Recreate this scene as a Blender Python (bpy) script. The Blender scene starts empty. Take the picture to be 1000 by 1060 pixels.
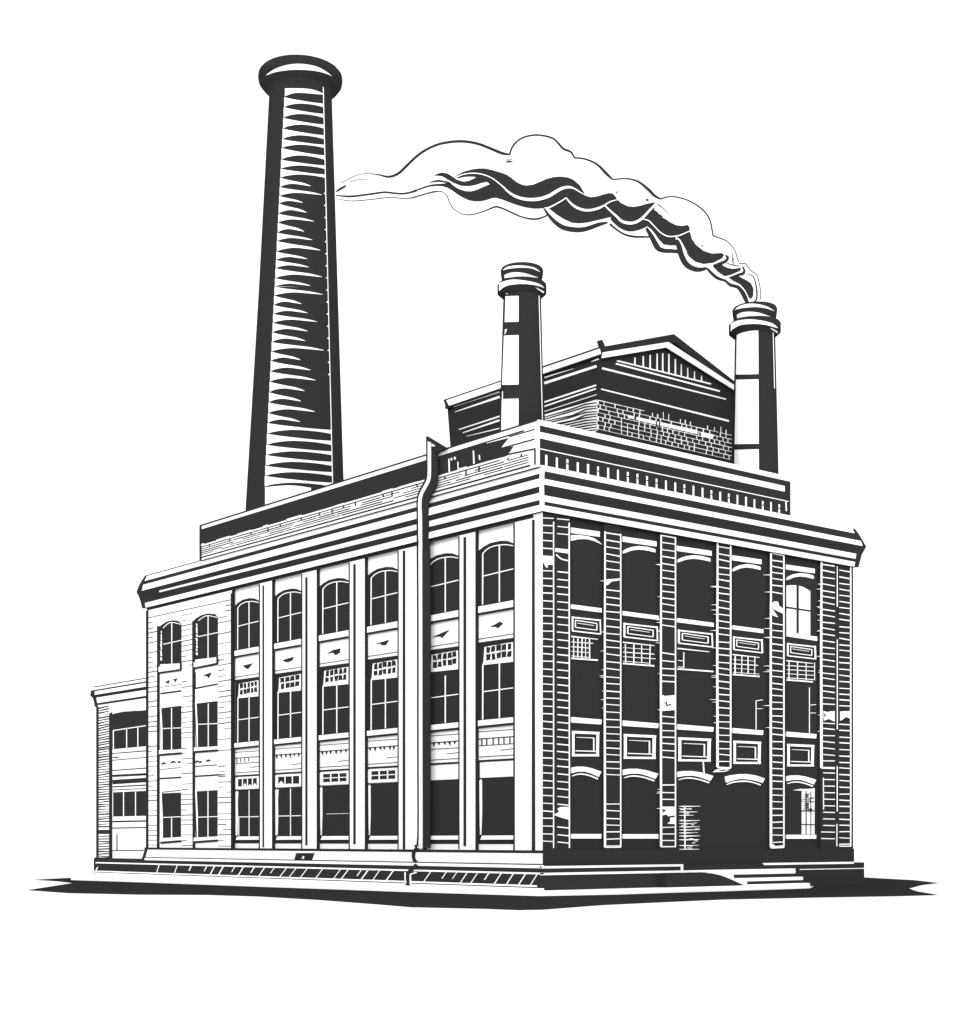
import bpy, math, random
from mathutils import Vector as V

# ------------------------------------------------------------------ camera, sky, sun
sc = bpy.context.scene
COL = sc.collection
FPX, HOR, EYE = 1623.5, 870.0, 2.2           # focal length in px of a 1000 px wide frame, horizon row, eye height (m)
ANG = math.atan2(1970.0, FPX)
FW = V((math.cos(ANG), math.sin(ANG), 0)); RT = V((math.sin(ANG), -math.cos(ANG), 0)); UP = V((0, 0, 1))
ZC = 64.94; XC = 62 * 0.04
CAM = V((0, 0, EYE)) - FW * ZC - RT * XC     # the building's corner stands at the world origin

cd = bpy.data.cameras.new('camera'); cam = bpy.data.objects.new('camera', cd); COL.objects.link(cam)
cd.sensor_fit = 'HORIZONTAL'; cd.sensor_width = 36.0; cd.lens = FPX * 36 / 1000.0
cd.shift_y = 340 / 1000.0; cd.clip_start = 0.5; cd.clip_end = 20000
cam.location = CAM; cam.rotation_euler = (math.pi / 2, 0, ANG - math.pi / 2)
sc.camera = cam

SUN_EL, SUN_AZ = math.radians(14), ANG + math.pi    # sun stands behind the camera
wd = bpy.data.worlds.new('World'); sc.world = wd; wd.use_nodes = True
nt = wd.node_tree; nt.nodes.clear()
sky = nt.nodes.new('ShaderNodeTexSky'); sky.sky_type = 'NISHITA'; sky.sun_disc = False
sky.sun_elevation = SUN_EL; sky.sun_rotation = math.pi / 2 - SUN_AZ
sky.dust_density = 1.0; sky.air_density = 1.0
hs = nt.nodes.new('ShaderNodeHueSaturation'); hs.inputs['Saturation'].default_value = 0.0   # overcast, colourless sky
bg = nt.nodes.new('ShaderNodeBackground'); bg.inputs['Strength'].default_value = 0.15
wo = nt.nodes.new('ShaderNodeOutputWorld')
cl = nt.nodes.new('ShaderNodeMixRGB'); cl.inputs[0].default_value = 0.97; cl.inputs[2].default_value = (7.0, 7.0, 7.0, 1)   # closed white cloud cover
nt.links.new(sky.outputs[0], hs.inputs['Color']); nt.links.new(hs.outputs[0], cl.inputs[1]); nt.links.new(cl.outputs[0], bg.inputs['Color']); nt.links.new(bg.outputs[0], wo.inputs[0])
sl = bpy.data.lights.new('sun', 'SUN'); sl.energy = 1.5; sl.angle = math.radians(20); sl.color = (1, 0.99, 0.97)
so = bpy.data.objects.new('sun', sl); COL.objects.link(so)
so.rotation_euler = (math.pi / 2 - SUN_EL, 0, SUN_AZ + math.pi / 2)
sc.view_settings.view_transform = 'Standard'; sc.view_settings.look = 'None'
sc.view_settings.gamma = 1; sc.view_settings.exposure = 0.37

random.seed(7)
# ------------------------------------------------------------------ materials
def mat(name, col, var=0.06, scale=3.0):
    m = bpy.data.materials.new(name); m.use_nodes = True
    n = m.node_tree; b = n.nodes['Principled BSDF']
    b.inputs['Roughness'].default_value = 1.0; b.inputs['Specular IOR Level'].default_value = 0.0
    no = n.nodes.new('ShaderNodeTexNoise'); no.inputs['Scale'].default_value = scale; no.inputs['Detail'].default_value = 3
    tc = n.nodes.new('ShaderNodeTexCoord'); n.links.new(tc.outputs['Object'], no.inputs['Vector'])
    r = n.nodes.new('ShaderNodeMapRange')
    r.inputs['To Min'].default_value = 1 - var; r.inputs['To Max'].default_value = 1 + var
    n.links.new(no.outputs['Fac'], r.inputs['Value'])
    mx = n.nodes.new('ShaderNodeVectorMath'); mx.operation = 'SCALE'
    mx.inputs[0].default_value = (col, col, col); n.links.new(r.outputs[0], mx.inputs['Scale'])
    n.links.new(mx.outputs[0], b.inputs['Base Color'])
    return m
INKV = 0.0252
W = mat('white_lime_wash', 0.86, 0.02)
K = mat('ink_black', INKV, 0.05)  # flat ink: drawn lines, moulding shadows and shade painted on front and piers
G = mat('dark_window_glass', INKV, 0.03)
I = mat('chimney_black', INKV, 0.05)  # black of the chimneys; on the tall stack it paints shading
AS = mat('shadow_black', INKV, 0.08, 1.0)  # colour of the painted ground shadow
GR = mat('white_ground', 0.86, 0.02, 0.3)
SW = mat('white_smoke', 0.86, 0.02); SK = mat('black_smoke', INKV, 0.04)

# ------------------------------------------------------------------ helpers
def ray(px, py): return FW + RT * ((px - 500) / FPX) + UP * ((HOR - py) / FPX)
def S(px, py, out=0.0):          # point of the side wall's plane (faces -X), out metres proud of it
    d = ray(px, py); return CAM + d * ((-out - CAM.x) / d.x)
def F(px, py, out=0.0):          # the same for the front wall's plane (faces -Y)
    d = ray(px, py); return CAM + d * ((-out - CAM.y) / d.y)
def Gd(px, py, z=0.0):
    d = ray(px, py); return CAM + d * ((z - CAM.z) / d.z)
def Dp(px, py, dep): return CAM + ray(px, py) * dep
def dep(p): return (p - CAM).dot(FW)
def zat(py, x, y): return EYE + (HOR - py) * dep(V((x, y, EYE))) / FPX
NS, NF = V((-1, 0, 0)), V((0, -1, 0))

class MB:
    def __init__(s): s.v, s.f, s.m, s.ms = [], [], [], []
    def mi(s, m):
        if m not in s.ms: s.ms.append(m)
        return s.ms.index(m)
    def face(s, pts, m):
        b = len(s.v); s.v += [V(p) for p in pts]; s.f.append(tuple(range(b, b + len(pts)))); s.m.append(s.mi(m))
    def prism(s, pts, n, th, m, ms=None):            # outline pts at the front, th metres thick
        ms = ms or m; pts = [V(p) for p in pts]; c = len(pts)
        nn = V((0, 0, 0))
        for i in range(c): nn += pts[i].cross(pts[(i + 1) % c])
        if nn.dot(n) < 0: pts.reverse()
        b = len(s.v); s.v += pts + [p - n * th for p in pts]
        s.f.append(tuple(range(b, b + c))); s.m.append(s.mi(m))
        s.f.append(tuple(range(b + 2 * c - 1, b + c - 1, -1))); s.m.append(s.mi(ms))
        for i in range(c):
            j = (i + 1) % c
            s.f.append((b + i, b + c + i, b + c + j, b + j)); s.m.append(s.mi(ms))
    def strip(s, L, R, n, th, m):                    # a ribbon between two rows of points
        b = len(s.v); c = len(L); s.v += L + R + [p - n * th for p in L] + [p - n * th for p in R]; k = s.mi(m)
        for i in range(c - 1):
            for q in ((i, i + 1, c + i + 1, c + i), (2*c + i + 1, 2*c + i, 3*c + i, 3*c + i + 1),
                      (i + 1, i, 2*c + i, 2*c + i + 1), (c + i, c + i + 1, 3*c + i + 1, 3*c + i)):
                s.f.append(tuple(b + x for x in q)); s.m.append(k)
        for q in ((0, c, 3*c, 2*c), (2*c - 1, c - 1, 3*c - 1, 4*c - 1)):
            s.f.append(tuple(b + x for x in q)); s.m.append(k)
    def box(s, x0, x1, y0, y1, z0, z1, m, mside=None, mfront=None):
        P = [V((x, y, z)) for z in (z0, z1) for y in (y0, y1) for x in (x0, x1)]
        b = len(s.v); s.v += P
        for q, mm in (((0, 4, 6, 2), mside or m), ((1, 3, 7, 5), m), ((0, 1, 5, 4), mfront or m), ((2, 6, 7, 3), m), ((4, 5, 7, 6), m), ((0, 2, 3, 1), m)):
            s.f.append(tuple(b + x for x in q)); s.m.append(s.mi(mm))
    def build(s, name, parent=None, root=None, loc=None, smooth=False):
        o0 = V(loc) if loc is not None else (V(root.location) if root else V((0, 0, 0)))
        me = bpy.data.meshes.new(name); me.from_pydata([v - o0 for v in s.v], [], s.f)
        for m in s.ms: me.materials.append(m)
        me.polygons.foreach_set('material_index', s.m)
        if smooth: me.polygons.foreach_set('use_smooth', [True] * len(s.f))
        me.update()
        o = bpy.data.objects.new(name, me); COL.objects.link(o)
        if parent: o.parent = parent
        elif loc is not None: o.location = o0
        return o

def catmull(pts, n=5):
    out = []; c = len(pts)
    for i in range(c - 1):
        p0, p1, p2, p3 = pts[max(i - 1, 0)], pts[i], pts[i + 1], pts[min(i + 2, c - 1)]
        for k in range(n):
            t = k / n
            out.append(tuple(.5 * (2*b + (c2 - a) * t + (2*a - 5*b + 4*c2 - d) * t*t + (3*b - a - 3*c2 + d) * t**3)
                             for a, b, c2, d in zip(p0, p1, p2, p3)))
    out.append(pts[-1]); return out
def sides(pts, w, smooth=0):
    """left and right rows of a line of width w (one number, or one per point), in px"""
    ws = list(w) if isinstance(w, (list, tuple)) else [w] * len(pts)
    if len(ws) != len(pts):
        ws = [ws[min(int(i * (len(ws) - 1) / (len(pts) - 1)), len(ws) - 2)] + ((i * (len(ws) - 1) / (len(pts) - 1)) % 1) *
              (ws[min(int(i * (len(ws) - 1) / (len(pts) - 1)) + 1, len(ws) - 1)] - ws[min(int(i * (len(ws) - 1) / (len(pts) - 1)), len(ws) - 2)]) for i in range(len(pts))]
    P = [(a[0], a[1], q) for a, q in zip(pts, ws)]
    if smooth: P = catmull(P, smooth)
    L, R = [], []
    for i, p in enumerate(P):
        a, b = P[max(i - 1, 0)], P[min(i + 1, len(P) - 1)]
        tx, ty = b[0] - a[0], b[1] - a[1]; l = math.hypot(tx, ty) or 1
        nx, ny = -ty / l * p[2] / 2, tx / l * p[2] / 2
        L.append((p[0] - nx, p[1] - ny)); R.append((p[0] + nx, p[1] + ny))
    return L, R
def wsc(w, k): return [x * k for x in w] if isinstance(w, (list, tuple)) else w * k
def sS(mb, pts, w, out, m, th=.03, smooth=0, f=None):
    w = wsc(w, 1.12 if m is K else .86)
    L, R = sides(pts, w, smooth); f = f or (lambda a, b: S(a, b, out)); mb.strip([f(*p) for p in L], [f(*p) for p in R], NS, th, m)
def sF(mb, pts, w, out, m, th=.03, smooth=0, f=None):
    w = wsc(w, .84 if m is W else 1)
    L, R = sides(pts, w, smooth); f = f or (lambda a, b: F(a, b, out)); mb.strip([f(*p) for p in L], [f(*p) for p in R], NF, th, m)
def pS(mb, pts, out, m, th=.03, f=None, ms=None): f = f or (lambda a, b: S(a, b, out)); mb.prism([f(*p) for p in pts], NS, th, m, ms)
def pF(mb, pts, out, m, th=.03, f=None, ms=None): f = f or (lambda a, b: F(a, b, out)); mb.prism([f(*p) for p in pts], NF, th, m, ms)

def thing(name, label, cat, loc, group=None):
    o = bpy.data.objects.new(name, None); COL.objects.link(o); o.location = loc
    o['label'] = label; o['category'] = cat
    if group: o['group'] = group
    return o
def struct(o): o['kind'] = 'structure'; return o

# ------------------------------------------------------------------ main measures
WID = F(883.3, 700).x; DEP = S(151.6, 700).y
RS, RF = 0.2, 0.15                                   # how deep the bays lie behind the piers
def zc(py, out=0.0): return zat(py, -out, -out)      # height of a line that meets the corner at row py
Z_CORT = zc(481.5); Z_CORB = zc(529)
Z_PL = zc(881.3)                                     # top of the upper plinth
# ------------------------------------------------------------------ ground
b = MB(); b.prism([(-9000, -9000, 0), (9000, -9000, 0), (9000, 9000, 0), (-9000, 9000, 0)], UP, 1.0, GR)
struct(b.build('ground'))
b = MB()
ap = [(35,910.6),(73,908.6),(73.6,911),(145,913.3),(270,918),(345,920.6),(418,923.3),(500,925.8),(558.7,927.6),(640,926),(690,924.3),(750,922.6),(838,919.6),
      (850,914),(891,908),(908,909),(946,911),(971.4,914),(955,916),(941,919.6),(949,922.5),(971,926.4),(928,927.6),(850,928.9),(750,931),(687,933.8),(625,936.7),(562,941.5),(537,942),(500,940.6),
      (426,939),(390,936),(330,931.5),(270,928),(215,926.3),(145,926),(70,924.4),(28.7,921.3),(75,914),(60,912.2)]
b.prism([Gd(x, y, .01) for x, y in ap], UP, .009, AS); struct(b.build('ground_shadow'))  # ragged dark sheet, the shadow along the building's foot painted on the ground

# ------------------------------------------------------------------ factory building
FB = thing('factory_building', 'three-storey brick factory with white pilastered side, street front with its shade painted black and heavy striped cornice', 'factory', (WID / 2, DEP / 2, 0))
def part(mb, name, parent=None, smooth=False): return mb.build(name, parent or FB, FB, smooth=smooth)

b = MB(); b.box(RS, WID, RF, DEP, 0, Z_CORT, K, W, K); part(b, 'wall')  # front face black: its shade is put into the colour
b = MB(); b.box(.8, WID - .8, .8, DEP - .8, Z_CORT - .2, Z_CORT + .06, K); part(b, 'roof')

# side: pilasters
def pier_side(x0, x1, inner=None, top=None):
    b = MB(); y0, y1 = S(x1, 700).y, S(x0, 700).y       # y0 is the near end
    b.box(0, RS + .01, y0, y1, Z_PL - .3, Z_CORB, W, W, K)  # near side face black, shade of the reveal painted in
    if inner:
        xi, w, pt, pb = inner
        sS(b, [(xi, pt), (xi, pb)], w, .02, K)
    sS(b, [(x0 + .3, HOR - (HOR - 534) * (x0 + 838) / 1400.0), (x0 + .3, 879)], .9, .022, K)
    part(b, 'pilaster'); return b
pier_side(268, 281.5, (272.4, 1.4, 606, 877)); pier_side(311.9, 327.7, (317, 1.9, 597.5, 875))
pier_side(361, 377.5, (366.8, 2.1, 584, 874)); pier_side(411.6, 437.7, (418, 2.2, 570, 879))
pier_side(474.6, 492, (481, 2.4, 556, 876))
b = MB(); y1 = S(531.5, 700).y; b.box(0, RS + .01, RF, y1, Z_PL - .3, Z_CORB, W, W, K)
sS(b, [(551.9, 538), (552.1, 881)], [2.2, 3.0], .02, K); sS(b, [(532, 541), (532, 880)], 1.2, .02, K); part(b, 'pilaster')
# side: end section in horizontal boards
b = MB(); yb0 = S(240, 700).y; b.box(0, RS + .01, yb0, DEP, Z_PL - .3, Z_CORB, W, W, K)  # near end face black as well, painted shade
sS(b, [(152.2, 632), (152.2, 880)], 2.2, .02, K); sS(b, [(239.6, 614), (239.8, 879)], 1.6, .021, K)
sS(b, [(153, 639.6), (239.3, 620.7)], .6, .02, K)
def tick(b, xa, xb, yl, w=.55):
    z = EYE + (HOR - yl) * dep(S(153, 700)) / FPX
    def on(px): p = S(px, 700, .02); return HOR - (z - EYE) * FPX / dep(p)
    sS(b, [(xa, on(xa)), (xb, on(xb))], w, .02, K, .015)
y = 645.5
while y < 877:
    for xa, xb in ((153, 162.6), (187.8, 199), (225.6, 239)):
        if random.random() < .82:
            l = random.random(); q = xa + (xb - xa) * (1 if l > .35 else .35 + l)
            if random.random() < .2: xa2, q = xb - (q - xa), xb
            else: xa2 = xa
            tick(b, xa2, q, y + random.uniform(-.4, .4), random.choice((.45, .6, .75)))
    y += 5.1
part(b, 'board_panel')

# the windows of the end section
def win_arch(xl, xr, spr, apx, apy, botl, botr, mul, tr, streak):
    b = MB(); pts = [(xl, botl), (xl, spr), (xl + 3.5, spr - 3.5), ((xl + apx) / 2 + 1.5, apy + 1.6), (apx, apy), (xr - 3, apy + .6), (xr, apy + 4), (xr, botr)]
    pS(b, pts, .02, K); w = part(b, 'window')
    f = MB(); sS(f, [(xl + 6, spr - 1), (apx - 4, apy + 3.4), (apx + 1, apy + 2.3), (xr - .5, apy + 4.2)], .8, .035, W, .02, 3)
    sS(f, [(mul, apy + 2.5), (mul, (botl + botr) / 2)], .9, .036, W); sS(f, [(xl + 6, tr), (xr, tr - 4.2)], .9, .037, W)
    for i in range(9):
        yy = spr + 2 + i * (botl - spr - 6) / 9
        sS(f, [(streak + random.uniform(-.4, .4), yy), (streak + .3, yy + (botl - spr) / 9 * random.uniform(.5, .9))], random.uniform(.7, 2), .038, W)
    part(f, 'frame', w)
    s = MB(); pS(s, [(xl + 1, botl + 2.6), (xr - 1.5, botr + .6), (xr - 1.5, botr + 6), (xl + 1, botl + 8)], .09, W, .09)
    sS(s, [(xl + .5, botl + 9), (xr - 1, botr + 7)], 1.8, .092, K); sS(s, [(xr - .9, botr), (xr - .9, botr + 7)], 1.3, .093, K)
    sS(s, [(xl + .6, botl), (xl + .6, botl + 9)], 1.2, .094, K); part(s, 'sill', w)
win_arch(162.8, 187.6, 651, 178, 642, 687.7, 686.5, 177.7, 667, 166.6)
win_arch(199.2, 225.4, 643.5, 215, 635, 683, 680, 215.3, 659, 203.5)
def win_rect(xl, xr, yt, ytr, yb, mul, tr, sliver, lower_only=False, sill=True):
    b = MB(); pS(b, [(xl - 2.6, yt + .3), (xr, ytr), (xr, yb - .6), (xl - 1.4, yb)], .02, K); w = part(b, 'window')
    f = MB(); sS(f, [(mul, tr if lower_only else yt), (mul, yb)], .9, .036, W); sS(f, [(xl, tr), (xr, tr - .8)], .9, .037, W)
    sS(f, [(sliver, yt - 2), (sliver + 1.2, (yt + yb) / 2), (sliver + 1.7, yb)], [1.4, 1.8, .9], .038, W)
    part(f, 'frame', w)
    s = MB(); pS(s, [(xl - 3.5, yb + .4), (xr + .3, yb - 1), (xr + .3, yb + 2.6), (xl - 3.5, yb + 4.2)], .09, W, .09)
    sS(s, [(xl - 3, yb + 5), (xr, yb + 3.2)], 2, .092, K); part(s, 'sill', w)
win_rect(168, 187.5, 733, 730.4, 776.5, 177.5, 754.2, 166)
win_rect(204.2, 225, 728.2, 725.6, 773.5, 215.5, 749.8, 202.5)
win_rect(168.8, 187.2, 821, 820.4, 867.4, 177.5, 846.2, 166.3, True)
win_rect(204, 225, 819, 817.8, 866.8, 215.2, 846, 202.6)
b = MB()
sS(b, [(163.8, 648), (163.6, 880)], 2.5, .024, K); sS(b, [(200.2, 643), (200.6, 878)], 2.5, .024, K)
sS(b, [(166, 718), (187.5, 715.2)], 1.5, .022, K); sS(b, [(202, 712.6), (225.4, 708)], 1.4, .022, K); sS(b, [(202, 696), (202, 712)], .9, .022, K)
sS(b, [(166, 711.5), (187.5, 708.5)], .5, .022, K); sS(b, [(203, 692), (225, 688)], .6, .022, K)
pS(b, [(170.5, 706.2), (175.3, 703.6), (174.6, 707.8)], .022, K); pS(b, [(179, 703.2), (183.5, 702), (181.6, 706.2)], .022, K)
pS(b, [(209.5, 699), (219, 696), (216, 702), (214, 700)], .022, K)
for xa, xb, yy in ((167, 172, 790.5), (176.5, 182, 789), (184, 187, 789), (202, 206, 788.5), (206, 209, 789), (213, 218, 787.5)):
    sS(b, [(xa, yy + .8), ((xa + xb) / 2, yy - .6), (xb, yy + .3)], [1, 2, .7], .022, K)
sS(b, [(166, 796.5), (187, 794.5)], .6, .022, K); sS(b, [(165.5, 806), (187.5, 804.7)], 1.5, .022, K)
sS(b, [(202, 793.3), (224.5, 791.8)], .9, .022, K); sS(b, [(202, 803.7), (224, 802.2), (233, 801.8)], [1.5, 1.5, .5], .022, K)
sS(b, [(165, 820.4), (187, 818)], .8, .022, K)
part(b, 'spandrel_panel')

# side bays, drawn once on the nearest bay and carried to the others
BAYS = [(243.4, 267.7), (284.6, 311.7), (330.7, 360.8), (380.6, 411.4), (441, 474.4), (495.4, 531.4)]
def yb(px): return S(px, 700, -RS).y
def carrier(k):
    a0, a1 = yb(495.4), yb(531.4); c0, c1 = yb(BAYS[k][0]), yb(BAYS[k][1])
    def mk(out):
        def f(px, py):
            p = S(px, py, out); t = (p.y - a0) / (a1 - a0); return V((p.x, c0 + t * (c1 - c0), p.z))
        return f
    return mk
marks = [[(507, 646.5), (522, 643), (515, 650.5), (512, 650)], [(506, 648), (521, 643.5), (519, 648), (513, 650.5), (509, 650)], [(504, 649.5), (512, 645), (521, 643), (520, 648), (515, 651), (512, 647.8)],
         [(504, 647.5), (512, 645), (521, 642.5), (517, 648.5), (512, 648.5), (511, 646.8)], [(502, 650.5), (521, 642.5), (513, 651.5), (511, 649.5)], [(507, 648.7), (513, 646), (517, 643.4), (520.3, 645.3), (515, 650.2), (513, 648.9)]]
for k in range(6):
    C = carrier(k)
    def P(mb, pts, out, m, th=.03): pS(mb, pts, out, m, th, C(out))
    def L(mb, pts, w, out, m, th=.02, sm=0): sS(mb, pts, w, out, m, th, sm, C(out))
    # upper window
    b = MB(); P(b, [(495.6, 627.4), (495.6, 569.9), (500, 566.2), (507, 562.2), (517.8, 559.7), (525, 559.9), (531.3, 562.5), (531.3, 621.8)], -.17, G); w = part(b, 'window')
    f = MB(); L(f, [(499.6, 573), (504, 568.6), (510, 565.6), (517, 564.2), (524, 563.8), (531.2, 565)], 1.1, -.15, W, .02, 3)
    L(f, [(499.6, 573), (499.4, 625.7)], 1.2, -.149, W); L(f, [(516.8, 564.5), (516.8, 623)], 1.15, -.148, W); L(f, [(499.8, 596.4), (531.2, 588.8)], 1.15, -.147, W); part(f, 'frame', w)
    s = MB(); P(s, [(495, 628.2), (530.6, 621.4), (530.6, 628.2), (495, 634.5)], -.08, W, .11); L(s, [(495, 635.7), (531, 629.4)], 2.4, -.085, K); part(s, 'sill', w)
    # spandrel with its small anchor plate
    b = MB(); P(b, marks[k], -.16, K, .03); L(b, [(495.3, 661.6), (531.3, 656)], .7, -.17, K); L(b, [(495.4, 666.4), (531.4, 661.4)], 2.4, -.168, K); part(b, 'spandrel_panel')
    # vent grille
    b = MB(); P(b, [(495.6, 667), (531.3, 662.2), (531.3, 685), (495.6, 690)], -.185, K)
    P(b, [(501.5, 669.8), (530.9, 664.6), (531, 685), (499.5, 688.4), (500.5, 684.6)], -.17, W)
    nc = 5 if k != 1 else 4
    for r in range(2):
        for c in range(nc):
            x0 = 503 + c * (27.5 / nc); sl = -(x0 - 502) * .17; y0 = 670.2 + r * 7.7 + sl; ww = 27.5 / nc - 1.25
            j = [random.uniform(-.65, .65) for _ in range(8)]
            P(b, [(x0 + j[0], y0 + j[1]), (x0 + ww + j[2], y0 - ww * .17 + j[3]), (x0 + ww + j[4], y0 + 6.4 - ww * .17 + j[5]), (x0 + ww * .4, y0 + 5.6 + j[0]), (x0 + j[6], y0 + 6.4 + j[7])], -.165, K)
    part(b, 'grille')
    # middle window
    b = MB(); P(b, [(495.6, 688.5), (531.3, 684.5), (531.3, 742.4), (495.6, 746.2)], -.18, G); w = part(b, 'window')
    f = MB()
    if k != 4: L(f, [(499.7, 687.5), (499.5, 744.8)], 1.3, -.16, W)
    L(f, [(516.8, 686 if k != 4 else 692), (516.8, 742.8)], 1.25, -.159, W); L(f, [(500 if k != 4 else 501.5, 716), (531.2, 712)], 1.15, -.158, W); part(f, 'frame', w)
    s = MB(); P(s, [(494.8, 746), (530.6, 742.4), (530.6, 747.9), (494.8, 751.5)], -.08, W, .11); L(s, [(495, 752.8), (531.2, 749.2)], 2.2, -.085, K); part(s, 'sill', w)
    # lower spandrel with dentils
    b = MB(); L(b, [(495.4, 757.5), (531.2, 755)], .6, -.17, K); L(b, [(495.4, 765), (531.2, 762.4)], .9, -.17, K); L(b, [(496, 783.6), (531.2, 781.4)], .7, -.17, K)
    L(b, [(495.4, 788), (531.3, 786)], 2, -.168, K)
    if k in (0, 4, 5): L(b, [(496, 772), (531.2, 769.8)], .7, -.17, K)
    for c in range(6):
        x0 = 498 + c * 5.9 + random.uniform(-.6, .6); d = -(x0 - 495) * .07
        if k == 5: L(b, [(x0, 765 + d), (x0, 772 + d)], .9, -.169, K)
        elif k in (1, 2, 3, 4): P(b, [(x0 - 1.5, 765 + d), (x0 + 1.5, 764.8 + d), (x0 + .5 + random.uniform(-1.2, 1.2), 769.4 + random.uniform(-1.4, .8) + d)], -.169, K)
        elif c < 4: L(b, [(x0, 766 + d), (x0 + .3, 770.5 + d)], .8, -.169, K)
    L(b, [(518, 776.5), (531, 775)], .6, -.17, K); part(b, 'spandrel_panel')
    # ground floor
    b = MB(); P(b, [(495.4, 788.5), (496.4, 788.5), (496.4, 866), (495.4, 866)], -.18, K); P(b, [(498.6, 806), (531.3, 804.6), (531.3, 864.2), (498.4, 864.4)], -.18, G)
    P(b, [(495.4, 864), (531.3, 863.8), (531.3, 873.8), (495.4, 873.8)], -.179, K); L(b, [(495.4, 806), (531.3, 804.3)], 1.2, -.175, K); w = part(b, 'window')
    f = MB(); P(f, [(496.2, 808), (498.8, 808), (498.9, 840), (498.2, 863), (496.6, 856)] if k > 1 else [(496, 808), (500.4, 807.5), (499.4, 820), (499.8, 840), (499, 863), (496.4, 864)], -.165, W, .02)
    if k < 2: L(f, [(500.5, 840), (531.2, 839.4)], 1.1, -.164, W); L(f, [(516.8, 806), (516.8, 864)], 1.05, -.163, W)
    if k == 0: L(f, [(501, 840), (501, 864)], 1.1, -.162, W)
    if k == 2: L(f, [(504, 838.8), (531.2, 838)], .5, -.164, W)
    part(f, 'frame', w)
    s = MB(); P(s, [(499, 865), (531, 864.8), (531, 869), (497.2, 869.2)], -.08, W, .11); part(s, 'sill', w)
    if k < 4:
        b = MB(); P(b, [(496, 790), (531, 788.4), (531, 803), (496, 804.6)], -.165, W, .03)
        for r in range(2 if k > 1 else 1):
            for c in range(3 if k != 0 else 4):
                n = 3 if k != 0 else 4; x0 = 500 + c * 30.5 / n; ww = 30.5 / n - 1.7; d = -(x0 - 500) * .05; hh = 4.1 if k > 1 else 9.4
                y0 = 791.6 + r * 5.4 + d; jj = random.uniform(-.5, .5) if k < 2 else 0
                P(b, [(x0, y0), (x0 + ww, y0 - .4 + jj), (x0 + ww, y0 + hh), (x0 + ww * .45, y0 + hh - (random.uniform(0, 5) if k < 2 else 0)), (x0, y0 + hh + .3)], -.158, K)
        part(b, 'transom_light')
# black strip beside the drainpipe bay, line under the cornice
b = MB(); sS(b, [(551.5, 534.0), (152, 630.2)], [3.4, 3.0], .024, K); part(b, 'frieze')

# ------------------------------------------------------------------ front
def pier_front(x0, x1, zfoot=.9):
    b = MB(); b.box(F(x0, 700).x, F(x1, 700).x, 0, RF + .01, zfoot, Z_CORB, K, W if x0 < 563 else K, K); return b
def refrow(py, px): return HOR - (HOR - py) * (2470 - px) / (2470 - 592)     # row at column px of a line that crosses column 592 at py
def ladder(b, x0, x1, pt, pb, wl=2.0, wr=1.2, skip=(), step=7.6, gap=0):
    """brick courses between two pale edge lines; rows given at column 592"""
    r = lambda py, px: refrow(py, px)
    if wl: sF(b, [(x0, r(pt, x0)), (x0 - .3, r((pt + pb) / 2, x0)), (x0, r(pb, x0))], [wl * .8, wl, wl * 1.15], .02, W)
    if wr: sF(b, [(x1, r(pt, x1)), (x1, r(pb, x1))], wr, .021, W)
    y = pt + 1.2
    while y < pb + .6:
        if not any(a < y < c for a, c in skip):
            j = random.uniform(-.5, .5); yy = y + random.uniform(-.5, .5)
            sF(b, [(x0 + gap, r(yy, x0) + j), (x1, r(yy, x1) - j * .4)], random.uniform(.95, 1.35), .019, W)
        y += step + random.uniform(-.5, .5)
    sF(b, [(x0, r(pb, x0)), (x1, r(pb, x1))], 1.3, .022, W)
def ticks(b, x, pt, pb, n, l=5):
    for i in range(n):
        y = random.uniform(pt, pb); q = l * random.uniform(.5, 1.1)
        sF(b, [(x - q, refrow(y, x)), (x, refrow(y, x))], [.3, .9], .018, W)
b = pier_front(561.75, 590.2)
sF(b, [(573.2, 540), (573.2, 877.8)], 1.1, .021, W); sF(b, [(589.3, 541), (589.6, 877.8)], 1.3, .021, W)
y = 536
while y < 878:
    if not 577 < y < 587: sF(b, [(562, y), (573.2, y + random.uniform(.2, 1))], random.uniform(1, 1.4), .02, W)
    if not (556 < y < 585 or 836 < y < 849): sF(b, [(576.8 + random.uniform(0, .6), y + 1), (589.4, y + 2.2)], random.uniform(1, 1.5), .02, W)
    y += 7.75 + random.uniform(-.4, .4)
pF(b, [(561.9, 576.5), (573, 577.2), (573, 584.8), (567.5, 584.5), (566.6, 588), (564.5, 586), (563.6, 583.5), (561.9, 582)], .023, W)
pF(b, [(575, 567.4), (589, 568.8), (589, 573), (575, 571)], .023, W); sF(b, [(576, 574), (581, 578.5), (589, 580.5)], 1.4, .023, W, .03, 3)
pF(b, [(577, 837.6), (580, 835.4), (589.3, 835.2), (589.3, 848.6), (583, 847), (574, 843.8), (574, 842.8), (577.5, 841.5), (579, 839.8)], .023, W)
part(b, 'pilaster')
b = pier_front(625.3, 643.4); ladder(b, 626.5, 642.7, 544, 877.2, 2, 1.2, ((590, 604), (805, 831)))
pF(b, [(626.5, 600), (641.8, 598.7), (641.8, 600.6), (633, 602), (630, 605), (627.5, 606)], .024, W); ticks(b, 626, 590, 750, 9); part(b, 'pilaster')
b = pier_front(683.4, 700); ladder(b, 684.6, 699.4, 537, 876.8, 2, 1.3, ((640, 660), (699, 729), (780, 804), (834, 851)))
pF(b, [(685, 719), (688, 720.5), (698.6, 719.5), (698.6, 735), (685, 736)], .024, W); sF(b, [(687, 728), (690, 727), (690.5, 730.5), (694, 729), (695, 731)], [.5, 1.5, 1.6, 1.4, .5], .045, K)
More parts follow.
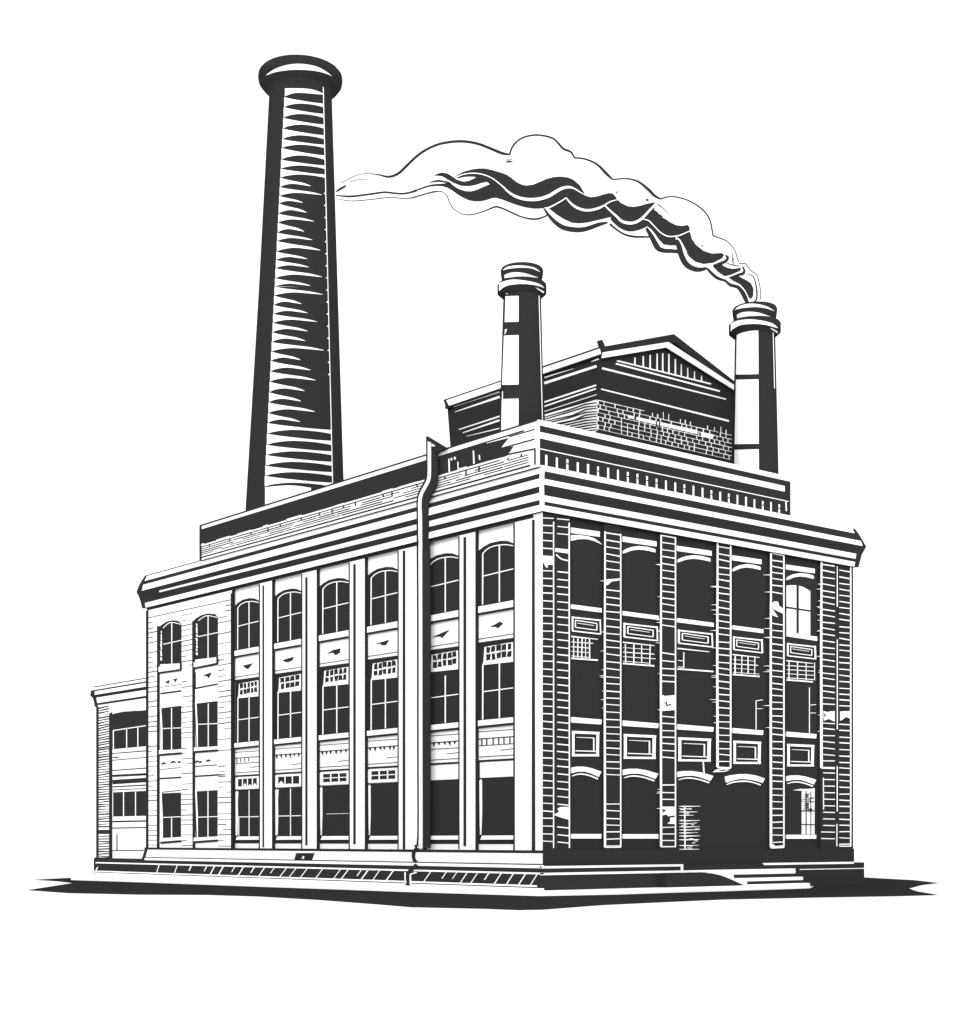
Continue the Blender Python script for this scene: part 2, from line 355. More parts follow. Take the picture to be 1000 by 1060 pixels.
pF(b, [(686, 836), (698.6, 836), (698.6, 844), (692, 845), (690, 843), (686, 844)], .024, W); pF(b, [(694, 846.5), (698.6, 846), (698.6, 853), (691, 852.5), (694, 850.5)], .024, W)
pF(b, [(686, 837.5), (690, 838.5), (687, 841)], .045, K); ticks(b, 684, 540, 860, 14); part(b, 'pilaster')
b = pier_front(741.6, 757.2, F(750, 789).z); ladder(b, 743, 756.5, 530, 787.5, 2.3, 1.6); ticks(b, 742.5, 560, 740, 15, 7); part(b, 'pilaster')
b = pier_front(797, 812.5); ladder(b, 798.3, 811.6, 527, 878, 2.3, 1.4, ((588, 612),))
pF(b, [(798.6, 625.6), (801.5, 622.6), (805.5, 622.8), (806.5, 627), (811.5, 630.6), (811.5, 635.4), (806, 633), (801, 630.6)], .024, W); pF(b, [(799, 629), (801.5, 633), (805.5, 639), (800, 637)], .024, W)
pF(b, [(798.5, 874), (801, 874.4), (803, 876), (811, 875), (811, 877.8), (798.5, 878.4)], .024, W); ticks(b, 797.8, 560, 740, 12, 8); part(b, 'pilaster')
b = pier_front(849.2, 883.2); ladder(b, 850.6, 864.2, 522, 783, 2.4, 0, ((713, 728),))
ladder(b, 869, 880.8, 518, 877, 0, 1.4, ((711, 725),)); sF(b, [(866.8, 586), (866.9, 628)], [.6, 1.2], .02, W); sF(b, [(866.9, 662), (866.9, 755)], 1, .02, W); sF(b, [(866.8, 793), (866.8, 840)], 1, .02, W); sF(b, [(866.5, 853), (866.4, 876)], .9, .02, W)
for i in range(11):
    yy = 800 + i * 6.8; sF(b, [(852.3 - (i > 8) * 2, yy), (864.3, yy + .3)], 1.1, .02, W)
sF(b, [(852.5, 805), (852.7, 838)], .9, .02, W)
pF(b, [(852.5, 736), (856, 737), (864, 736), (864, 747), (858, 744), (853, 746)], .024, W); pF(b, [(870, 736.5), (880.5, 736), (880.5, 744), (876, 742), (872, 745), (870, 746)], .024, W)
pF(b, [(853.2, 738), (855, 740), (854, 743)], .045, K); ticks(b, 850, 560, 750, 14, 4); part(b, 'pilaster')

FBAYS = [(591.4, 623.6), (645, 683), (701.4, 740), (758.4, 791), (814.2, 846)]
def xb(px): return F(px, 700, -RF).x
def fcar(k, ref):
    a0, a1 = xb(FBAYS[ref][0]), xb(FBAYS[ref][1]); c0, c1 = xb(FBAYS[k][0]), xb(FBAYS[k][1])
    def mk(out):
        def f(px, py):
            p = F(px, py, out); t = (p.x - a0) / (a1 - a0); return V((c0 + t * (c1 - c0), p.y, p.z))
        return f
    return mk
for k in range(5):
    C0 = fcar(k, 0); C1 = fcar(k, 1)
    def P(mb, pts, out, m=W, th=.03, C=C0): pF(mb, pts, out, m, th, C(out))
    def L(mb, pts, w, out, m=W, th=.02, sm=0, C=C0): sF(mb, pts, w, out, m, th, sm, C(out))
    b = MB(); P(b, [(591.5, 546), (621, 550.3), (621, 555.6), (591.5, 551.6)], -.08, W, .07); part(b, 'lintel')
    b = MB()
    if k == 0: P(b, [(591.5, 553.8), (600, 554), (609.4, 555.3), (616, 557.6), (623.6, 563.6), (618, 561), (613, 559.2), (607.6, 558), (600, 558), (591.5, 559.8)], -.08, W, .07)
    else: P(b, [(645.2, 570.6), (648, 568.4), (654, 566.2), (661.6, 565.2), (670, 566), (678.5, 568.4), (678.6, 571.8), (670, 569.8), (661.6, 568.8), (654, 569.8), (645.6, 573)], -.08, W, .07, C1)
    part(b, 'arch')
    b = MB(); P(b, [(592.4, 624.5), (592.4, 562), (600, 559.5), (612, 560.5), (622.4, 566), (622.4, 628.5)], -.13, G); w = part(b, 'window')
    if k == 4:
        f = MB(); pF(f, [(814.5, 606.2), (819, 605.7), (824.4, 605.8), (831, 607.4), (838.8, 611.8), (838.8, 658.2), (846, 659), (846, 663.4), (814.5, 658.6)], -.1, W, .04)
        sF(f, [(825.9, 604), (825.9, 655.4)], 2.2, -.08, K); sF(f, [(814, 628.6), (839, 632.4)], 1.7, -.079, K); part(f, 'frame', w)
    else:
        s = MB(); P(s, [(591.7, 625.6), (622.9, 629.7), (622.9, 634), (591.7, 630)], -.06, W, .09); part(s, 'sill', w)
    b = MB(); L(b, [(592.4, 639), (621.6, 642.2)], 1.8, -.09); L(b, [(621.4, 641), (621.9, 656.8)], 1.3 if k in (0, 1, 2) else 1.9, -.089); L(b, [(592.4, 653), (622, 656.4)], 1.5, -.088); L(b, [(592.8, 638), (592.8, 653)], 1.9, -.087)
    L(b, [(595.6, 642), (618, 645.4)], 1.1, -.086); L(b, [(618, 645), (618, 652)], 1, -.085); L(b, [(595.8, 649.4), (618, 652.4)], 1, -.084); L(b, [(595.8, 642), (595.8, 649.4)], 1, -.083); L(b, [(598, 645), (615, 647.6)], .6, -.082); part(b, 'panel')
    b = MB(); L(b, [(591.6, 658.8), (619, 661.8)], [1.6, .8], -.09)
    if k != 2:
        xr = {0: 610.5, 1: 615, 3: 614, 4: 621}[k]
        for i in range(4 if k else 5):
            xx = 594 + i * (xr - 594) / (3 if not k else 3.0) * (.75 if not k else 1)
            L(b, [(xx + random.uniform(-.5, .5), 660.5), (xx, 682 + random.uniform(-2, .5))], random.uniform(.6, 1.3), -.089)
        for i in range(4): L(b, [(591.8, 664.5 + i * 4.8), (xr + random.uniform(0, 5) * (k < 4), 666 + i * 4.9)], random.uniform(.5, 1.1), -.088)
    else:
        L(b, [(597, 663), (597, 680)], .8, -.089); L(b, [(592, 672), (597, 672.5)], .8, -.088); L(b, [(592, 679), (597, 679.6)], .8, -.088)
    L(b, [(591.6, 681.4), (619 if k != 2 else 622.5, 683.4)], 1.8, -.087); part(b, 'grille')
    b = MB(); P(b, [(592.4, 741.5), (592.4, 684.5), (622.4, 686.5), (622.4, 744.2)], -.13, G); w = part(b, 'window')
    s = MB(); P(s, [(591.8, 742.2), (622.9, 744.9), (622.4, 749.9), (591.8, 747.9)], -.06, W, .09); part(s, 'sill', w)
    if k > 2:
        f = MB(); x0 = 615.5; L(f, [(x0, 690 if k == 4 else 711), (x0, 743.5)], .8, -.11); L(f, [(x0, 711), (622.4, 710)], .9, -.11); L(f, [(x0, 720), (622.4, 720)], .7, -.11); part(f, 'frame', w)
    b = MB()
    for q, wq in (([(592.2, 757.8), (620.6, 759)], 3.1), ([(619, 758), (618.6, 783)], 3.2), ([(620.2, 781.8), (592.2, 781.8)], 2.7), ([(593.6, 783), (593.6, 757)], 2.9)): L(b, q, wq, -.09 + random.uniform(0, .008))
    L(b, [(597, 763.2), (614.6, 763.9)], [.6, .9], -.08); L(b, [(614.8, 763.6), (614.8, 777.4)], 1.3, -.079); L(b, [(596, 777.2), (617.4, 777.8)], 1.2, -.078); part(b, 'panel')
    # ground floor
    b = MB()
    if k == 3:
        pF(b, [(751, 804), (756, 802.6), (765, 801.4), (773, 801.3), (782, 802.6), (791.8, 805.8), (789.6, 810.4), (782, 808), (773, 806.5), (765, 806.5), (758, 808), (752.4, 810.2)], -.06, W, .08)
        sF(b, [(752.6, 812.2), (758, 810), (765, 808.9), (773, 808.8), (780, 810), (787.4, 812.6)], [.8, 1.7, 1.7, .8], -.06, W, .05, 3)
    else:
        P(b, [(591.8, 794.6), (597, 793.6), (604, 793.5), (612, 795), (622.6, 798.7), (620, 804.2), (612, 800.6), (605.8, 798.7), (598, 798.8), (591.8, 800.4)], -.08, W, .07)
        L(b, [(592.6, 803.3), (598, 801.5), (604, 801.4), (611, 803), (619, 806.3)], [.8, 1.6, 1.7, .9], -.08, W, .05, 3)
    part(b, 'arch')
    if k in (0, 1, 4):
        b = MB(); P(b, [(592.4, 862.6), (592.4, 806), (604, 803.5), (622.4, 810), (622.4, 862.6)], -.13, G); w = part(b, 'window')
        s = MB(); P(s, [(591.8, 863.3), (622.5, 863.3), (622.5, 868), (591.8, 868)], -.06, W, .09); part(s, 'sill', w)
        if k == 4:
            f = MB(); pF(f, [(820.8, 818), (829, 816.6), (836, 816.8), (843.4, 816), (843.4, 819.4), (832, 818.6), (826, 818.2)], -.1, W)
            for xa, xz in ((830.2, 833.8), (835.4, 838.8), (840.2, 843.2)): pF(f, [(xa, 818), (xz, 818), (xz, 863.6), (xa, 863.6)], -.105, W)
            sF(f, [(829, 853.3), (844, 853.7)], 1, -.07, K); sF(f, [(829, 839.4), (844, 839.2)], 1.2, -.07, K)
            for i in range(10): sF(f, [(random.uniform(829, 834), 822 + i * 1.9), (random.uniform(836, 843), 822.4 + i * 1.9)], [.3, random.uniform(.8, 2.2), .3], -.069 + i * .001, K)
            part(f, 'frame', w)
# doorway
b = MB(); pF(b, [(707, 896), (707, 830), (712, 822), (722, 814), (738, 809.5), (752, 811), (770, 810.5), (788, 815), (795, 821), (795, 896)], -.14, G, .02); d = part(b, 'door')
f = MB()
sF(f, [(708.9, 834.5), (709.3, 876), (708.5, 896)], [1.1, 1.2, 1.5], -.09, W)
for yy, xr, w in ((834.5, 725, 1.2), (837, 715, .7), (840.3, 722, 1.1), (843.8, 718, .9), (849.3, 724.5, 1.1), (852.3, 719.5, 1), (855.7, 724.5, 1.1), (858.8, 724.5, 1.1), (862, 718.5, 1.2), (865.2, 724.8, 1.5), (869, 724, 1.2), (875, 723.5, 1), (879, 724, 1), (883.3, 723.5, 1), (890.3, 725, .9)):
    sF(f, [(703.4, yy + .2), (709, yy + .3), (xr, yy)], [.6, w * 1.2, .4], -.089, W)
sF(f, [(727.3, 884.5), (727.2, 894.5)], 1.1, -.088, W); sF(f, [(718.5, 895.6), (727.4, 895.3)], 1, -.087, W); sF(f, [(709.5, 882), (710, 888), (712, 891), (716, 890.6)], [2.4, 2.4, 2, .5], -.086, W)
for i in range(26):
    x0 = random.uniform(704, 720); yy = random.uniform(836, 886); sF(f, [(x0, yy), (x0 + random.uniform(1.5, 5), yy + .1)], random.uniform(.4, .9), -.0855, W)
part(f, 'door_frame', d)
b = MB(); sF(b, [(728, 787), (729, 801)], 1.3, -.12, W); pF(b, [(741, 796.8), (750, 795.5), (755, 797.2), (750, 799), (738, 799.4)], .02, W, .02); pF(b, [(743, 797.4), (750, 796.5), (753, 797.3), (748, 798.3)], .024, K, .02); part(b, 'bracket')

# ------------------------------------------------------------------ cornice: bands of black and white mouldings swept along both faces
def outp(py):
    T = [(481.5, .06), (488, .22), (501, .45), (512, .30), (519, .25), (529.2, .18)]
    for (a, oa), (c, oc) in zip(T, T[1:]):
        if py <= c: return oa + (oc - oa) * max(0, (py - a) / (c - a))
    return .18
FRONT = [(481.5, W), (487.2, K), (495.2, W), (501, K), (512.3, W), (518.7, K), (522.7, W), (528.8, None)]
SIDE = [(481.5, K), (483.0, W), (489.3, K), (494.5, W), (502.7, K), (509.3, W), (516.8, K), (521.8, W), (528.8, None)]
CUT = .42
b = MB()
for i in range(len(FRONT) - 1):
    pa, m = FRONT[i]; pb = FRONT[i + 1][0]; oa, ob = outp(pa), outp(pb); za, zb = zc(pa, oa), zc(pb, ob)
    e = WID - .15 + .30 * (i in (1, 2))
    ca, cb = .11 - oa, .11 - ob
    b.face([(-ob, -ob, zb), (cb, -ob, zb), (ca, -oa, za), (-oa, -oa, za)], W)
    b.face([(cb, -ob, zb), (e, -ob, zb), (e, -oa, za), (ca, -oa, za)], m)
    b.face([(e, -ob, zb), (WID + ob, -ob, zb), (WID + oa, -oa, za), (e, -oa, za)], K)
    b.face([(WID + ob, -ob, zb), (WID, 0, zb), (WID, 0, za), (WID + oa, -oa, za)], K)
for i in range(len(SIDE) - 1):
    pa, m = SIDE[i]; pb = SIDE[i + 1][0]; oa, ob = outp(pa), outp(pb); za, zb = zc(pa, oa), zc(pb, ob)
    ca, cb = .17 - oa, .17 - ob; e = DEP - .25
    b.face([(-oa, -oa, za), (-oa, ca, za), (-ob, cb, zb), (-ob, -ob, zb)], W)
    if i == 5:      # this pale fillet thins out towards the far end and stops short of it
        e1 = DEP - 2.2; om, zm_ = oa + (ob - oa) * .3, za + (zb - za) * .3
        b.face([(-oa, ca, za), (-oa, e1, za), (-om, e1, zm_), (-ob, cb, zb)], W)
        b.face([(-ob, cb, zb), (-om, e1, zm_), (-ob, e1, zb)], K)
        b.face([(-oa, e1, za), (-oa, e, za), (-ob, e, zb), (-ob, e1, zb), (-om, e1, zm_)], K)
    else: b.face([(-oa, ca, za), (-oa, e, za), (-ob, e, zb), (-ob, cb, zb)], m)
    b.face([(-oa, e, za), (-oa, DEP + oa, za), (-ob, DEP + ob, zb), (-ob, e, zb)], K)
    b.face([(-oa, DEP + oa, za), (0, DEP, za), (0, DEP, zb), (-ob, DEP + ob, zb)], K)
o = outp(481.5); zt = zc(481.5, o); b.face([(-o, -o, zt), (WID + o, -o, zt), (WID, DEP, zt), (-o, DEP + o, zt)], W)
o = outp(529); zb = zc(528.8, o); b.face([(-o, -o, zb), (WID + o, -o, zb), (WID, .1, zb), (.1, .1, zb)], K); b.face([(-o, -o, zb), (.1, .1, zb), (.1, DEP, zb), (-o, DEP + o, zb)], K)
part(b, 'cornice')

# ------------------------------------------------------------------ attic storey
AO = .26
YA1 = S(206.6, 560, AO).y; XA1 = F(818.3, 520, 0).x
def za_f(py): return zat(py, -AO, 0)
def za_s(py): return zat(py, -AO, 0)
ZT = za_f(434.6); ZB = Z_CORT - .1
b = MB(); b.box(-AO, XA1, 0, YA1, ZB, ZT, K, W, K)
def band_f(b, pa, pb, x0, x1, m, out=.02): b.box(x0, x1, -out, .05, za_f(pb), za_f(pa), m)
band_f(b, 434.4, 440, -AO, XA1 + .01, W); band_f(b, 446.8, 453.4, -AO, XA1 - .45, W); band_f(b, 463.8, 464.7, -AO + .07, XA1 - .16, W)
x0f = F(562, 520).x
b.box(-AO - .004, -AO + .07, -.022, .05, ZB, za_f(434.45), W)
sF(b, [(813.7, 518.3), (814.2, 529)], 1.3, .02, W)
N = 26
for i in range(N):
    xx = .18 + i * (F(806.5, 520).x - .18) / (N - 1); hh = random.uniform(0, 1.2)
    b.box(xx - .055, xx + .055 - .02 * random.random(), -.021, .05, za_f(481.4), za_f(469 + hh), W)
    if random.random() < .35: b.box(xx - .06 , xx + .08, -.03, -.0215, za_f(474.5 + hh), za_f(473.2 + hh), K)
band_f(b, 481, 482.4, -AO, XA1 - .1, W, .019)
# side face
def band_s(b, pa, pb, y0, y1, m, out=.02): b.box(-AO - out, -AO + .05, y0, y1, za_s(pb), za_s(pa), m)
yN = S(503.5, 460, AO).y
sS(b, [(555.5, 434.9), (206.6, 544.2)], 1.3, AO + .024, K)
band_s(b, 440.6, 442, .9, YA1, K); band_s(b, 442, 462, yN, YA1, K, .018)
pS(b, [(503, 459.2), (526.4, 453.2), (518, 464), (531.5, 462), (524.4, 472), (503, 477.6)], AO + .018, K)
sS(b, [(527, 452), (553.5, 444.3)], 1, AO + .02, K); sS(b, [(517, 464.5), (553, 454.6)], 1.2, AO + .02, K)
band_s(b, 464.4, 465.6, S(517, 470, AO).y, YA1, K, .017); sS(b, [(524, 470.6), (553.5, 464.6)], 1.4, AO + .02, K); sS(b, [(553.6, 464), (553.6, 481)], 1.3, AO + .02, K)
for i, py in enumerate((467.4, 470.0, 472.6, 475.2)):
    y = .6
    while y < YA1:
        l = random.uniform(1.2, 5); band_s(b, py, py + .9 + .45 * random.random(), y, min(y + l, YA1), K, .016); y += l + random.choice((.1, .3, .9))
y = 1.0
while y < YA1 - 1:
    band_s(b, 465, 468 + random.uniform(-1.5, 3.5), y, y + .1, K, .0155); y += random.uniform(.6, 2.4)
    if y > 4.5 and random.random() < .55: band_s(b, 462.4 - random.uniform(0, 1.5), 464.2, y, y + random.uniform(.3, 1.6), W, .022)
band_s(b, 478.6, 480.4, .5, YA1, K)
for xx, ya, y2, w in ((464.6, 475, 489, 1.4), (467, 474, 476.5, 1.6), (470.5, 473, 475.5, 2), (473.8, 478, 487, 1), (490, 466.5, 480, 1.5), (496, 471, 476, 1.3)): sS(b, [(xx, ya), (xx + .5, y2)], w, AO + .03, W)
sS(b, [(207.3, 544.6), (207.3, 580)], 1.6, AO + .03, K)
part(b, 'attic')

# ------------------------------------------------------------------ plinths
Y_END = S(97, 890, .5).y
b = MB(); zt, zm = zc(880.4, .12), zc(894.6, .12)
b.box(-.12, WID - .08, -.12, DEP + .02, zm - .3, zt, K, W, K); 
b.box(-.124, -.1, -.12, DEP + .02, zc(883.4, .124), zc(880.3, .124), K)
pS(b, [(306.5, 883), (325.5, 883), (322, 892), (304, 892)], .14, K); pS(b, [(311, 888.3), (313, 888), (313, 886), (315, 886.5), (314.6, 889.2)], .145, W)
sS(b, [(151.4, 879), (147, 893)], 2.4, .14, K)
part(b, 'plinth')
b = MB(); o = .5; r = lambda py: zc(py, o)
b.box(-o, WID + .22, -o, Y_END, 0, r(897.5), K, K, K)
def bs(pa, pb, y0, y1, m, out=.02): b.box(-o - out, -o + .1, y0, y1, r(pb), r(pa), m)
def bf(pa, pb, x0, x1, m, out=.02): b.box(x0, x1, -o - out, -o + .1, r(pb), r(pa), m)
YJ = S(150, 893, o).y
bs(895.6, 898.8, -o, YJ, W); bs(894.4, 895.6, -o, YJ, K, .021); bs(903.4, 905.2, -o - .02, Y_END - .3, W); bs(916.6, 918.4, -o + .3, Y_END, W); bs(919.6, 922.5, -o - .02, Y_END, W)
for xt in (164.6, 183.5, 197.9, 214, 222, 231, 243, 252, 263.3, 274, 284, 296.6, 306.5, 318, 334, 352.4, 360.5, 374, 381, 393, 407, 445.8, 462, 472.8, 483.6, 494.4, 506, 518.7, 531.3, 543.9, 556.0):
    rr = (xt + 838) / (559 + 838.); yt, yb_ = HOR + 35 * rr, HOR + 46.8 * rr; short = random.random() < .2
    dx = -2 - 5.5 * min(1, max(0, (xt - 150) / 150)) ; q = .62 if short else 1
    sS(b, [(xt, yt), (xt + dx * q, yt + (yb_ - yt) * q)], random.uniform(.6, 1.2), o + .022, W)
sS(b, [(101, 897.5), (97, 905.5)], 1, o + .02, W)
xg0, xg1 = F(707, 900, o).x, F(790.5, 900, o).x
bf(896.7, 899, -o - .02, xg0, W); bf(896.6, 899, xg1, F(883.6, 895, o).x, W); bf(903.6, 906, -o - .02, F(823, 902, o).x, W); bf(904.5, 905.4, F(828, 902, o).x, WID + .22, W, .01)
bf(899, 903.7, xg0 - .15, xg0, W, .019)
part(b, 'base_course')
b = MB(); o2 = .75
xk = F(838.5, 917, 1.1).x; b.prism([(-o2, -1.1, .15), (xk, -1.1, .15), (xk, 1, .15), (1, 1, .15), (1, Y_END + .2, .15), (-o2, Y_END + .2, .15)], UP, .149, GR); struct(b.build('pavement'))

# ------------------------------------------------------------------ drainpipe
def pout(py): return .52 if py < 535 else (.52 - .36 * min(1, (py - 535) / 30))
fp = lambda d: (lambda a, c: S(a, c, pout(c) + d))
b = MB()
sS(b, [(444.3, 457), (444.3, 475), (444.2, 492), (442.3, 499.5), (436.6, 510), (434.4, 518), (434.4, 530), (434.6, 545), (434.8, 575), (435.1, 650), (435.1, 760), (435.2, 868), (433, 875)], 3.7, 0, W, .1, 3, fp(.0))
sS(b, [(441.7, 452), (441.7, 475), (441.6, 491), (439.6, 498), (434, 509), (431.8, 518), (431.8, 530), (432, 575), (432.3, 650), (432.3, 760), (432.5, 866), (429, 875)], 1.3, 0, K, .1, 3, fp(.01))
sS(b, [(448.5, 462), (448.7, 478), (448.8, 493), (447, 502), (441.4, 512), (439.4, 521), (439.6, 535), (440, 556), (440.6, 600), (440.8, 760), (440.8, 878)], [4.6, 5, 5.6, 6, 6, 5.2, 4.6, 5, 6.2, 6, 5.6], 0, K, .1, 3, fp(-.02))  # black band painting the pipe's shadow
dp = part(b, 'drainpipe')
b = MB(); pS(b, [(440.8, 451.3), (462, 464), (450.4, 469), (450.4, 461.5), (446.2, 458), (441.5, 456)], .54, K, .15); part(b, 'rainwater_head', dp)
b = MB(); fo = lambda a, c: S(a, c, .16 if c < 893 else .56)
sS(b, [(433.5, 874), (430.5, 879), (427.8, 883), (428, 889), (430.5, 893)], [1.6, 3.2, 3, 2.6, 3], 0, K, .05, 3, fo)
sS(b, [(431, 895), (427, 899), (422.6, 903), (421.4, 908), (422.5, 914), (420, 919), (417, 922.5)], [3, 3.4, 2.8, 3, 3, 4.4, 6], 0, K, .05, 3, fo)
sS(b, [(419, 903), (419.6, 914)], 1.3, .562, W); sS(b, [(424.6, 905), (424.6, 915)], 1.4, .562, W); sS(b, [(424.6, 905), (431, 903)], 1.3, .562, W); part(b, 'drain_outlet', dp)

# ------------------------------------------------------------------ entrance steps
xs0 = F(735, 905, .96).x
ST = thing('entrance_steps', 'three white stone steps with a black curved cheek before the dark front doorway', 'steps', (F(780, 905, .8).x, -.8, 0))
for n, (out, xr, xk, ya, yk, ye) in enumerate(((.60, 823.5, 757, 901.2, 904.7, 908.4), (.78, 831.2, 759.5, 908.4, 911.8, 915), (.96, 838, 773.3, 914.9, 919.4, 921))):
    b = MB(); x1 = F(xr, 905, out).x; px = (xk + xr) / 2
    zt, zk, ze = F(px, ya, out).z, F(px, yk, out).z, F(px, ye, out).z
    b.box(xs0, x1, -out, -.5 + (-.021), .0 if n == 2 else .05, zt, W)
    if n < 2: 
        for q in (0,): b.box(F(759.2 if n == 0 else 773.2, 905, out).x, x1 + .004, -out - .012, -.53, ze - .1, zk, K)
    b.build('step', ST, ST)
b = MB(); pF(b, [(690, 906), (722, 903.6), (731, 903.4), (738, 904.2), (746, 906), (753, 908.6), (760, 911.6), (766, 914.4), (773.6, 917.8), (760, 918.8), (690, 920.8)], 1.0, K, .49); b.build('cheek_wall', ST, ST)
b = MB(); pF(b, [(731, 903), (759.4, 904.6), (759.4, 908.6), (773.4, 911.8), (773.4, 918.5), (745, 918.5)], .985, W, .2); b.build('cheek_panel', ST, ST)

# ------------------------------------------------------------------ low annex at the far end
AX = .3
AN = thing('annex_building', 'low two-storey side wing with striped cornice and long ribbon windows, at the far left end', 'annex', (AX + 3, (DEP + S(99.4, 800, -AX).y) / 2, 0))
YE = S(99.3, 800, -AX).y
zA = lambda py, px=120: S(px, py, -AX).z
b = MB(); b.box(AX, AX + 7, DEP + .01, YE, 0, zA(728, 99.4) , W, W, K)
def aS(pts, w, out, m, th=.02): sS(b, pts, w, -AX + out, m, th)
def aP(pts, out, m, th=.02): pS(b, pts, -AX + out, m, th)
aP([(99.5, 727), (102, 727), (102, 888), (99.5, 888)], .01, K)
i = 0; y = 733.5
while y < 887:
    if not 858 < y < 864: aS([(102, y + random.uniform(-.4, .4)), (112.6, y - (2.6 - 2.6 * (y - 733) / 150) + random.uniform(-.5, .5))], [random.uniform(.7, 1.5), random.uniform(.5, 1.4)], .012, K)
    y += 2.55
aP([(102, 859), (112.8, 859), (112.8, 863.3), (102, 863.3)], .013, K)
aP([(112.8, 739), (116.2, 737), (116.2, 888), (112.8, 888)], .014, K)
aP([(98, 887.5), (116, 887.5), (116, 888.6), (98, 888.6)], .015, K)
aS([(121, 863.5), (121, 880)], 1, .012, K); aS([(116, 880.4), (152, 880.2)], .9, .012, K)
for pts, w in (([(116.5, 787), (151.6, 784)], .8), ([(116.5, 797.6), (151.6, 795)], 1), ([(116.5, 803.2), (151.6, 801.4)], 2.2), ([(116.5, 809.6), (151.6, 807.4)], 4.2), ([(116.5, 814.6), (151.6, 812.6)], 1.2), ([(116.5, 817.8), (151.6, 816.2)], .8), ([(116.5, 850.4), (151.6, 849.6)], 1.7), ([(116.5, 857.2), (151.6, 856.6)], 1.1), ([(116.5, 779.8), (151.6, 777)], 1.2)): aS(pts, w, .012, K)
for xx in (117, 119, 121): aS([(xx, 783.6), (xx + 1.6, 784.6)], 1.2, .012, K)
b.build('wall', AN, AN)
def annex_window(outline, frames, sill):
    global b
    b = MB(); aP(outline, .02, G); w = b.build('window', AN, AN)
    b = MB()
    for pts, wd_ in frames: aS(pts, wd_, .035, W)
    b.build('frame', w, AN)
    b = MB(); aP(sill, .1, W, .08); b.build('sill', w, AN)
annex_window([(113.6, 776), (113.6, 741), (118, 738.6), (128, 736.6), (152, 735.2), (152, 772.4), (116, 775.6)], [([(117.2, 756.2), (117.3, 776)], 1), ([(117, 756.2), (152, 751)], 1), ([(131, 754.5), (131, 774.5)], .9), ([(142.6, 752.5), (142.6, 773.6)], .9)], [(116.6, 775.8), (152, 772.4), (152, 776.4), (116.6, 779.4)])
annex_window([(116.5, 820.2), (152, 818.6), (152, 844.4), (116.5, 845.4)], [([(116.6, 820.6), (116.6, 845)], .6), ([(127.8, 820.2), (127.8, 845)], .9), ([(140.2, 819.6), (140.2, 844.7)], .9)], [(116.5, 845.4), (152, 844.6), (152, 849), (116.5, 849.6)])
b = MB(); aS([(122, 736), (127, 735), (131, 733.4), (137, 735.4), (144, 732), (151, 734)], [.6, 1.6, 3, 1.6, 3, 1.5], .045, W, .03); aS([(103, 741), (118, 735.6), (133, 732.4)], 1.1, .03, W); b.build('arch', AN, AN)
b = MB()
prof = [(709.8, .10, K), (710.9, .12, W), (713.4, .22, K), (715, .24, W), (718.6, .26, K), (721.8, .14, W), (727.6, .08, K), (729.9, .07, W), (731.5, .02, None)]
for (pa, oa, m), (pb, ob, _) in zip(prof, prof[1:]):
    za, zb = S(102, pa, -AX + oa).z, S(102, pb, -AX + ob).z
    xa, xb_ = AX - oa, AX - ob; ye = YE - .35
    b.face([(xa, DEP + .01, za), (xa, ye, za), (xb_, ye, zb), (xb_, DEP + .01, zb)], m)
    b.face([(xa, ye, za), (xa, YE + oa, za), (xb_, YE + ob, zb), (xb_, ye, zb)], K if pa > 711 else m)
    b.face([(xa, YE + oa, za), (AX, YE, za), (AX, YE, zb), (xb_, YE + ob, zb)], K)
zt = S(102, 709.8, -AX + .1).z; b.face([(AX - .1, DEP + .01, zt), (AX + 7, DEP + .01, zt), (AX + 7, YE, zt), (AX - .1, YE + .1, zt)], W)
zt2 = S(102, 731.5, -AX).z
b.build('cornice', AN, AN)

# ------------------------------------------------------------------ gabled hall on the roof
HX, HY = 9.02, 6.0
Hf = lambda a, c, out=0: F(a, c, out - HY)
Hs = lambda a, c, out=0: S(a, c, out - HX)
HL = thing('rooftop_hall', 'dark gabled hall with ticked pediment and brick base, standing on the roof between two chimneys', 'roof hall', (13.9, 11.5, Z_CORT + .22))
def hF(pts, w, out, m): sF(b, pts, w, 0, m, .03, 0, lambda a, c: Hf(a, c, out))
def hS(pts, w, out, m): sS(b, pts, w, 0, m, .03, 0, lambda a, c: Hs(a, c, out))
def hPF(pts, out, m, th=.03): pF(b, pts, 0, m, th, lambda a, c: Hf(a, c, out))
def hPS(pts, out, m, th=.03): pS(b, pts, 0, m, th, lambda a, c: Hs(a, c, out))
hz = lambda py: Hf(621.5, py).z
xA = Hf(694, 350).x; xR = 2 * xA - HX; yL = Hs(474, 456).y; yT = Hs(463, 420).y
zE = hz(366); zAp = Hf(694, 352).z
b = MB()     # body: front gable, long side, back
zb = Z_CORT + .22
b.face([(HX, HY, zb), (xR, HY, zb), (xR, HY, zE), (xA, HY, zAp), (HX, HY, zE)], K)
b.face([(HX, yL, zb), (HX, HY, zb), (HX, HY, zE), (HX, yT, zE)], K)
b.face([(xR, HY, zb), (xR, yL, zb), (xR, yT, zE), (xR, HY, zE)], K); b.face([(xR, yL, zb), (HX, yL, zb), (HX, yT, zE), (xA, yT, zAp), (xR, yT, zE)], K)
hF([(639, 403.6 - 30.2), (736, 427.4 - 30)], 1.6, .03, W)
b.v = b.v[:]  # front lines
hF([(637.8, 376.4), (745.4, 405)], 1.9, .031, W); hF([(623.6, 381.2), (700, 400.2), (751.6, 413.2)], [2.4, 1.7, 1.5], .032, W); hF([(622.6, 402.8), (754.6, 435.8)], [1.5, 2.2, 2], .033, W)
